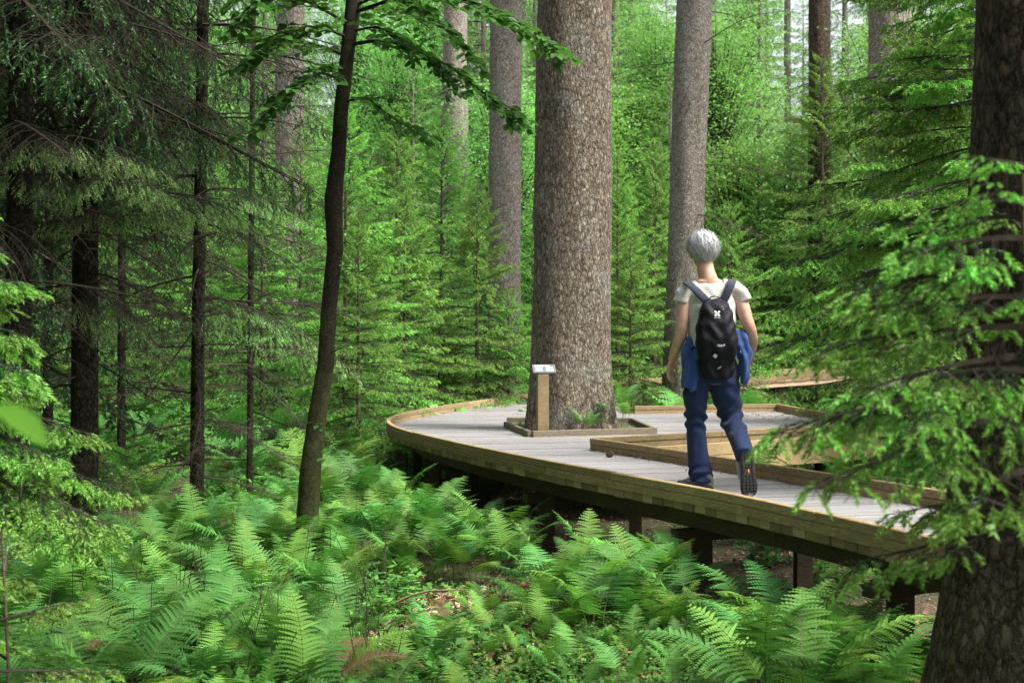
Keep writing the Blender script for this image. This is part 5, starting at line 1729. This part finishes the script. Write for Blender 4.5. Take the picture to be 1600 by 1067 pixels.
    fold = lambda v: .0022 * np.sin(v[:, 2] * 60 + 14 * v[:, 0] + 3 * np.sin(v[:, 0] * 25)) + .002 * np.sin(v[:, 0] * 45 + v[:, 2] * 18)
    fuse(m, 'shirt', SHIRT, T, .006, 3, fold)
    # ---- trousers
    m = MB()
    rings(m, [(pp(1112, 548, 0), .142, .108), (pp(1112, 565, 0), .160, .124), (pp(1113, 585, 0), .176, .136), (pp(1113, 600, .0), .165, .125)])
    ll = [(pp(1093, 588, .0), .085, .10), (pp(1087, 614, .012), .080, .092), (pp(1087, 640, .03), .070, .080), (pp(1087, 662, .04), .064, .072), (pp(1089, 690, .03), .064, .072), (pp(1091.5, 717, .02), .068, .076), (pp(1095, 740, .01), .066, .080), (pp(1096.5, 752, .0), .062, .076)]
    q = spline([np.r_[c, a_, b_] for c, a_, b_ in ll], 5); rings(m, [(x[:3], x[3], x[4]) for x in q])
    rl = [np.r_[pp(1129, 590, 0), .098, .108], np.r_[pp(1134, 614, .02), .093, .098], np.r_[pp(1139, 636, .045), .084, .086], np.r_[pp(1143, 656, .03), .074, .076], np.r_[pp(1150, 674, -.07), .066, .070], np.r_[pp(1156, 690, -.18), .062, .066], np.r_[pp(1161, 704, -.26), .059, .062], np.r_[pp(1163.5, 712, -.305), .057, .060]]
    q = spline(rl, 5); put_tube(m, q[:, :3], q[:, 3], 24, q[:, 4])
    def creases(v):
        z = v[:, 2]; x = v[:, 0]; y = v[:, 1]
        w = lambda c, s: np.exp(-((z - c) / s) ** 2)
        kn = w(.46, .07); an = w(.10, .06); hp = w(.68, .08)
        return .011 * kn * np.sin(z * 85 + 9 * x + 4 * np.sin(x * 22)) + .012 * an * np.sin(z * 95 - 12 * x + 5 * np.sin(y * 25)) + .005 * hp * np.sin(z * 60 + 30 * x) + .0025 * np.sin(z * 33 + x * 40 + 2 * np.sin(z * 11)) - .004 * w(.30, .1) * np.sin(x * 70)
    fuse(m, 'trousers', PANTS, T, .0075, 2, creases)
    # ---- shoes
    def shoe(M, mirror=1):
        b = MB()
        prof = [(-.135, .028, .030, .050), (-.120, .036, .060, .052), (-.085, .039, .066, .058), (-.045, .040, .058, .054), (.0, .043, .044, .046), (.05, .048, .036, .038), (.095, .046, .028, .030), (.125, .032, .018, .022), (.138, .012, .008, .014)]
        V = []; nn = 16
        for y, w, hh, zc in prof:
            aa = np.arange(nn) / nn * 2 * PI
            V.append(np.stack([w * np.cos(aa) * mirror, np.full(nn, y), zc + hh * np.sin(aa) * np.where(np.sin(aa) < 0, .55, 1)], 1))
        k = len(prof); V = np.concatenate(V); i, j = np.meshgrid(np.arange(k - 1), np.arange(nn), indexing='ij'); A = i * nn + j; B = i * nn + (j + 1) % nn
        b.add(V, np.stack([A, B, B + nn, A + nn], -1).reshape(-1, 4)); b.add(V, [tuple(range(nn))[::-1]]); b.add(V, [tuple(range((k - 1) * nn, k * nn))])
        put(b, tube([(0, -.075, .07), (0, -.078, .115)], [.043, .042], 18, [.052, .050]))
        sh = fuse(b, 'shoe', SHOE, T, .005, 3); sh.matrix_local = M
        # sole outline
        o = MB(); ys = np.linspace(-.142, .145, 22); w = np.interp(ys, [-.142, -.13, -.09, -.03, .03, .08, .12, .138, .145], [.012, .030, .041, .038, .043, .051, .044, .022, .006])
        V = np.concatenate([np.c_[w, ys, np.full(22, z)] for z in (0.0, .024)] + [np.c_[-w, ys, np.full(22, z)] for z in (0.0, .024)])
        V[:, 2] += np.interp(V[:, 1], [-.142, .06, .145], [0, 0, .022]); V[:, 0] *= mirror
        Fq = []
        for q in range(21):
            Fq += [(q, q + 1, q + 23, q + 22), (44 + q + 1, 44 + q, 66 + q, 66 + q + 1), (q + 1, q, 44 + q, 44 + q + 1), (22 + q, 23 + q, 67 + q, 66 + q)]
        o.add(V, Fq); s = o.obj('sole', RUBBER, sh)
        t = MB(); y = -.128
        while y < .13:
            ww = float(np.interp(y, ys, w)); zz = float(np.interp(y, [-.142, .06, .145], [0, 0, .022]))
            nx = 4
            for q in range(nx):
                x = (-1 + 2 * (q + .5) / nx) * ww * .92
                if abs(y + .01) < .022 and abs(x) < .02:
                    continue
                box(t, (x, y, zz - .002), (ww * 2 / nx * .62, .011, .006))
            y += .0175
        t.compact().obj('tread', RUBBER, s)
        t = MB(); ellipsoid(t, (0, -.012, -.001), (.006, .014, .004)); t.obj('inlay', ORANGE, s)
        for sd in (-1, 1):
            t = MB(); put_tube(t, [(.040 * sd, -.09, .055), (.044 * sd, -.04, .058), (.043 * sd, .01, .056), (.030 * sd, .03, .076)], [.004, .006, .006, .004], 8, [.014, .012, .010, .006]); t.obj('side_panel', SHOEL, sh)
        t = MB()
        for q in range(4):
            y0 = -.015 + q * .02; put_tube(t, [(-.024, y0, .088 - q * .010), (0, y0 + .004, .102 - q * .012), (.024, y0, .088 - q * .010)], [.003, .003, .003], 6)
        t.obj('laces', SHOEL, sh)
    toe = pp(1090, 765, .06)
    M = Matrix.Translation((pp(1086.5, 768, .06)[0], .06, .004)) @ Matrix.Rotation(R(38), 4, 'Z')
    shoe(M)
    # trailing foot: on its toe, sole turned to the camera
    yv = nrm(np.array([.05, -.20, -.98])); zv = nrm(np.array([-.08, .97, -.2])); zv = nrm(zv - yv * np.dot(zv, yv)); xv = np.cross(yv, zv)
    c = pp(1169.5, 741, -.345)
    M = Matrix(((xv[0], yv[0], zv[0], c[0]), (xv[1], yv[1], zv[1], c[1]), (xv[2], yv[2], zv[2], max(c[2], .150)), (0, 0, 0, 1)))
    shoe(M)
    # ---- jacket tied round the waist, hanging down at both sides
    m = MB()
    put_tube(m, spline([pp(1078, 528, -.02), pp(1076, 552, -.05), pp(1077, 580, -.065), pp(1079, 606, -.07)], 4), np.interp(np.linspace(0, 1, 13), [0, .4, .8, 1], [.034, .050, .058, .054]), 18, np.interp(np.linspace(0, 1, 13), [0, .4, .8, 1], [.030, .040, .042, .036]))
    put_tube(m, spline([pp(1086, 556, -.06), pp(1086, 585, -.085), pp(1085, 612, -.09)], 4), [.016, .02, .022, .023, .024, .024, .023, .022, .02], 12, [.02] * 9)
    put_tube(m, spline([pp(1152, 516, -.03), pp(1160, 535, -.05), pp(1163, 560, -.065), pp(1163, 585, -.065), pp(1164, 602, -.06)], 4), np.interp(np.linspace(0, 1, 17), [0, .3, .6, .85, 1], [.03, .045, .044, .03, .010]), 18, np.interp(np.linspace(0, 1, 17), [0, .3, .7, 1], [.03, .045, .04, .012]))
    rings(m, [(pp(1113, 540, -.01), .165, .135), (pp(1113, 550, -.01), .174, .145), (pp(1113, 560, -.01), .172, .143)])
    fold = lambda v: .007 * np.sin(v[:, 0] * 105 + 3 * np.sin(v[:, 2] * 14)) + .005 * np.sin(v[:, 0] * 60 - v[:, 2] * 45)
    fuse(m, 'jacket', JACKET, T, .006, 2, fold)
    return T


walker()


def backpack():
    B = thing('backpack', 'black daypack with white cross emblem worn on the walker\'s back', 'backpack', tuple(PO))
    m = MB()
    ctl = [(1117, 467, -.135, .050, .035), (1117.5, 474, -.150, .078, .055), (1118, 486, -.165, .098, .074), (1118.5, 505, -.172, .114, .086), (1119.5, 525, -.174, .128, .092), (1120, 541, -.170, .130, .090), (1120, 553, -.160, .118, .078), (1120, 566, -.148, .110, .056), (1121, 582, -.145, .104, .044), (1122, 592, -.143, .086, .034)]
    q = spline([np.r_[pp(a, b, c), rx, ry] for a, b, c, rx, ry in ctl], 4)
    n = 32; V = []
    aa = np.arange(n) / n * 2 * PI
    sq = lambda t: np.sign(t) * np.abs(t) ** .72
    for x in q:
        V.append(np.stack([x[0] + x[3] * sq(np.cos(aa)), x[1] + x[4] * sq(np.sin(aa)), np.full(n, x[2])], 1))
    k = len(q); V = np.concatenate(V); i, j = np.meshgrid(np.arange(k - 1), np.arange(n), indexing='ij'); A = i * n + j; Bq = i * n + (j + 1) % n
    m.add(V, np.stack([A, A + n, Bq + n, Bq], -1).reshape(-1, 4)); m.add(V, [tuple(range(n))]); m.add(V, [tuple(range((k - 1) * n, k * n))[::-1]])
    # seams on the front panel
    bump = lambda v: .003 * np.sin(v[:, 2] * 70 + 3 * np.sin(v[:, 0] * 30)) + .003 * np.sin(v[:, 0] * 75 + v[:, 2] * 20)
    fuse(m, 'pack_body', PACKM, B, .006, 2, bump)
    back = lambda px, py: float(np.interp(-py, [-600, -572, -556, -543, -525, -505, -486, -474, -467], [-.188, -.21, -.24, -.26, -.266, -.258, -.239, -.205, -.17])) - .004
    # outer pocket and zips
    m = MB(); e = [pp(1106, 517, -.262), pp(1119, 512, -.268), pp(1134, 516, -.262)]
    put_tube(m, spline([pp(1097, 548, -.215), pp(1097, 520, -.225), pp(1102, 495, -.222), pp(1112, 480, -.212), pp(1124, 479, -.212), pp(1134, 494, -.222), pp(1141, 520, -.226), pp(1142, 548, -.215)], 4), .0045, 8); m.obj('zip', STRAPM, B, True)
    m = MB(); put_tube(m, spline([pp(1104, 474, -.19), pp(1112, 469.5, -.185), pp(1124, 469.5, -.185), pp(1133, 475, -.19), pp(1140, 490, -.195), pp(1145, 512, -.2)], 4), .0035, 8); m.obj('zip', STRAPM, B, True)
    # shoulder straps, wide and padded, over the shoulders
    for c in ([(1109, 475, -.125), (1101, 467, -.128), (1090, 456, -.125), (1080, 446.5, -.105), (1074.5, 441, -.05), (1074, 444, .03), (1078, 462, .10), (1082, 495, .125), (1085, 535, .10)],
              [(1128, 473, -.125), (1134, 463, -.128), (1139, 452, -.125), (1142.5, 443, -.105), (1144, 438, -.05), (1144, 442, .03), (1143, 460, .10), (1142, 495, .125), (1141, 535, .10)]):
        L = spline([pp(*x) for x in c], 5); m = MB(); kk = len(L); T_ = nrm(np.gradient(L, axis=0)); V = []
        cen = pp(1110, 470, .0)
        for p, t in zip(L, T_):
            out = p - np.array([cen[0], cen[1] * 0, cen[2] - .05]); out[0] *= .15; out = nrm(out - t * np.dot(out, t)); sd = np.cross(t, out)
            w = .027; h_ = .006
            V += [p - sd * w, p - sd * w * .8 + out * h_, p + sd * w * .8 + out * h_, p + sd * w, p + sd * w * .8 - out * h_, p - sd * w * .8 - out * h_]
        V = np.array(V); i, j = np.meshgrid(np.arange(kk - 1), np.arange(6), indexing='ij'); A = i * 6 + j; Bq = i * 6 + (j + 1) % 6
        m.add(V, np.stack([A, Bq, Bq + 6, A + 6], -1).reshape(-1, 4)); m.obj('shoulder_strap', STRAPM, B, True)
    m = MB(); put_tube(m, spline([pp(1107.5, 470, -.145), pp(1111, 464.5, -.15), pp(1117, 463, -.152), pp(1122, 464.5, -.15), pp(1126, 469, -.145)], 5), .0035, 8); m.obj('haul_loop', PACKM, B, True)
    # hip belt
    m = MB(); L = [pp(1085, 545, -.10), pp(1078, 542, -.02), pp(1079, 540, .07)]; put_tube(m, spline(L, 4), .012, 8, [.02] * 9); m.obj('hip_belt', PACKM, B, True)
    m = MB(); L = [pp(1144, 545, -.10), pp(1151, 542, -.02), pp(1150, 540, .07)]; put_tube(m, spline(L, 4), .012, 8, [.02] * 9); m.obj('hip_belt', PACKM, B, True)

    def patch(name, mat, px, py, w, h, rot=0.0, d=None, parent=B):
        c = pp(px, py, back(px, py) - .006 if d is None else d); m_ = MB(); box(m_, (0, 0, 0), (w, .003, h)); o = m_.obj(name, mat, parent, loc=tuple(c)); o.rotation_euler = (0, rot, 0)
        return o
    # emblem: four rounded lobes meeting in a cross, a short line below
    c0 = pp(1120.5, 490.5, back(0, 490) - .009)
    eo = link('emblem', None, B, tuple(c0)); eo.empty_display_size = .02
    for sx in (-1, 1):
        for sz in (-1, 1):
            m = MB(); ellipsoid(m, (0, 0, 0), (.0075, .002, .0105), None, 14, 9); o = m.obj('emblem_lobe', WHITEP, eo, True, (sx * .0098, 0, sz * .0098)); o.rotation_euler = (0, sx * sz * R(38), 0)
    m = MB(); box(m, (0, 0, 0), (.009, .003, .009)); o = m.obj('emblem_lobe', WHITEP, eo, False, (0, 0, 0)); o.rotation_euler = (0, R(45), 0)
    m = MB(); box(m, (0, 0, 0), (.040, .002, .0022)); m.obj('emblem_line', WHITEP, eo, False, (.0015, 0, -.0245))
    # lettering
    cu = bpy.data.curves.new('lettering', 'FONT'); cu.body = 'TIGHT'; cu.size = .019; cu.align_x = 'CENTER'; cu.extrude = .0012; cu.space_character = .92
    to = link('tmp_lettering', cu); dg = bpy.context.evaluated_depsgraph_get(); dg.update()
    me = bpy.data.meshes.new_from_object(to.evaluated_get(dg)); bpy.data.objects.remove(to); me.materials.clear(); me.materials.append(WHITEP)
    o = link('lettering', me, B, tuple(pp(1127, 541.5, back(0, 541) - .003))); o.rotation_euler = (R(96), R(-3), R(8)); o.scale = (1.0, 1, 1)
    # zip puller, tags
    patch('zip_puller', WHITEP, 1131, 488, .009, .042, R(-16), -.237)
    m = MB(); put(m, tube([np.array([math.cos(a) * .008, 0, math.sin(a) * .008]) for a in np.linspace(0, 2 * PI, 13)], .0022, 6)); m.obj('zip_ring', GREYTAG, B, True, tuple(pp(1128, 481, -.228)))
    patch('webbing_tag', GREYTAG, 1117.5, 556, .022, .022, R(35), -.250)
    patch('webbing_tag', GREYTAG, 1124, 574.5, .026, .006, R(-32), -.220)
    patch('zip_puller', GREYTAG, 1105, 473, .020, .006, R(-28), -.186)
    patch('zip_puller', GREYTAG, 1122, 473, .018, .006, R(35), -.192)
    patch('webbing_tag', GREYTAG, 1159, 549, .022, .016, R(0), -.10)


backpack()
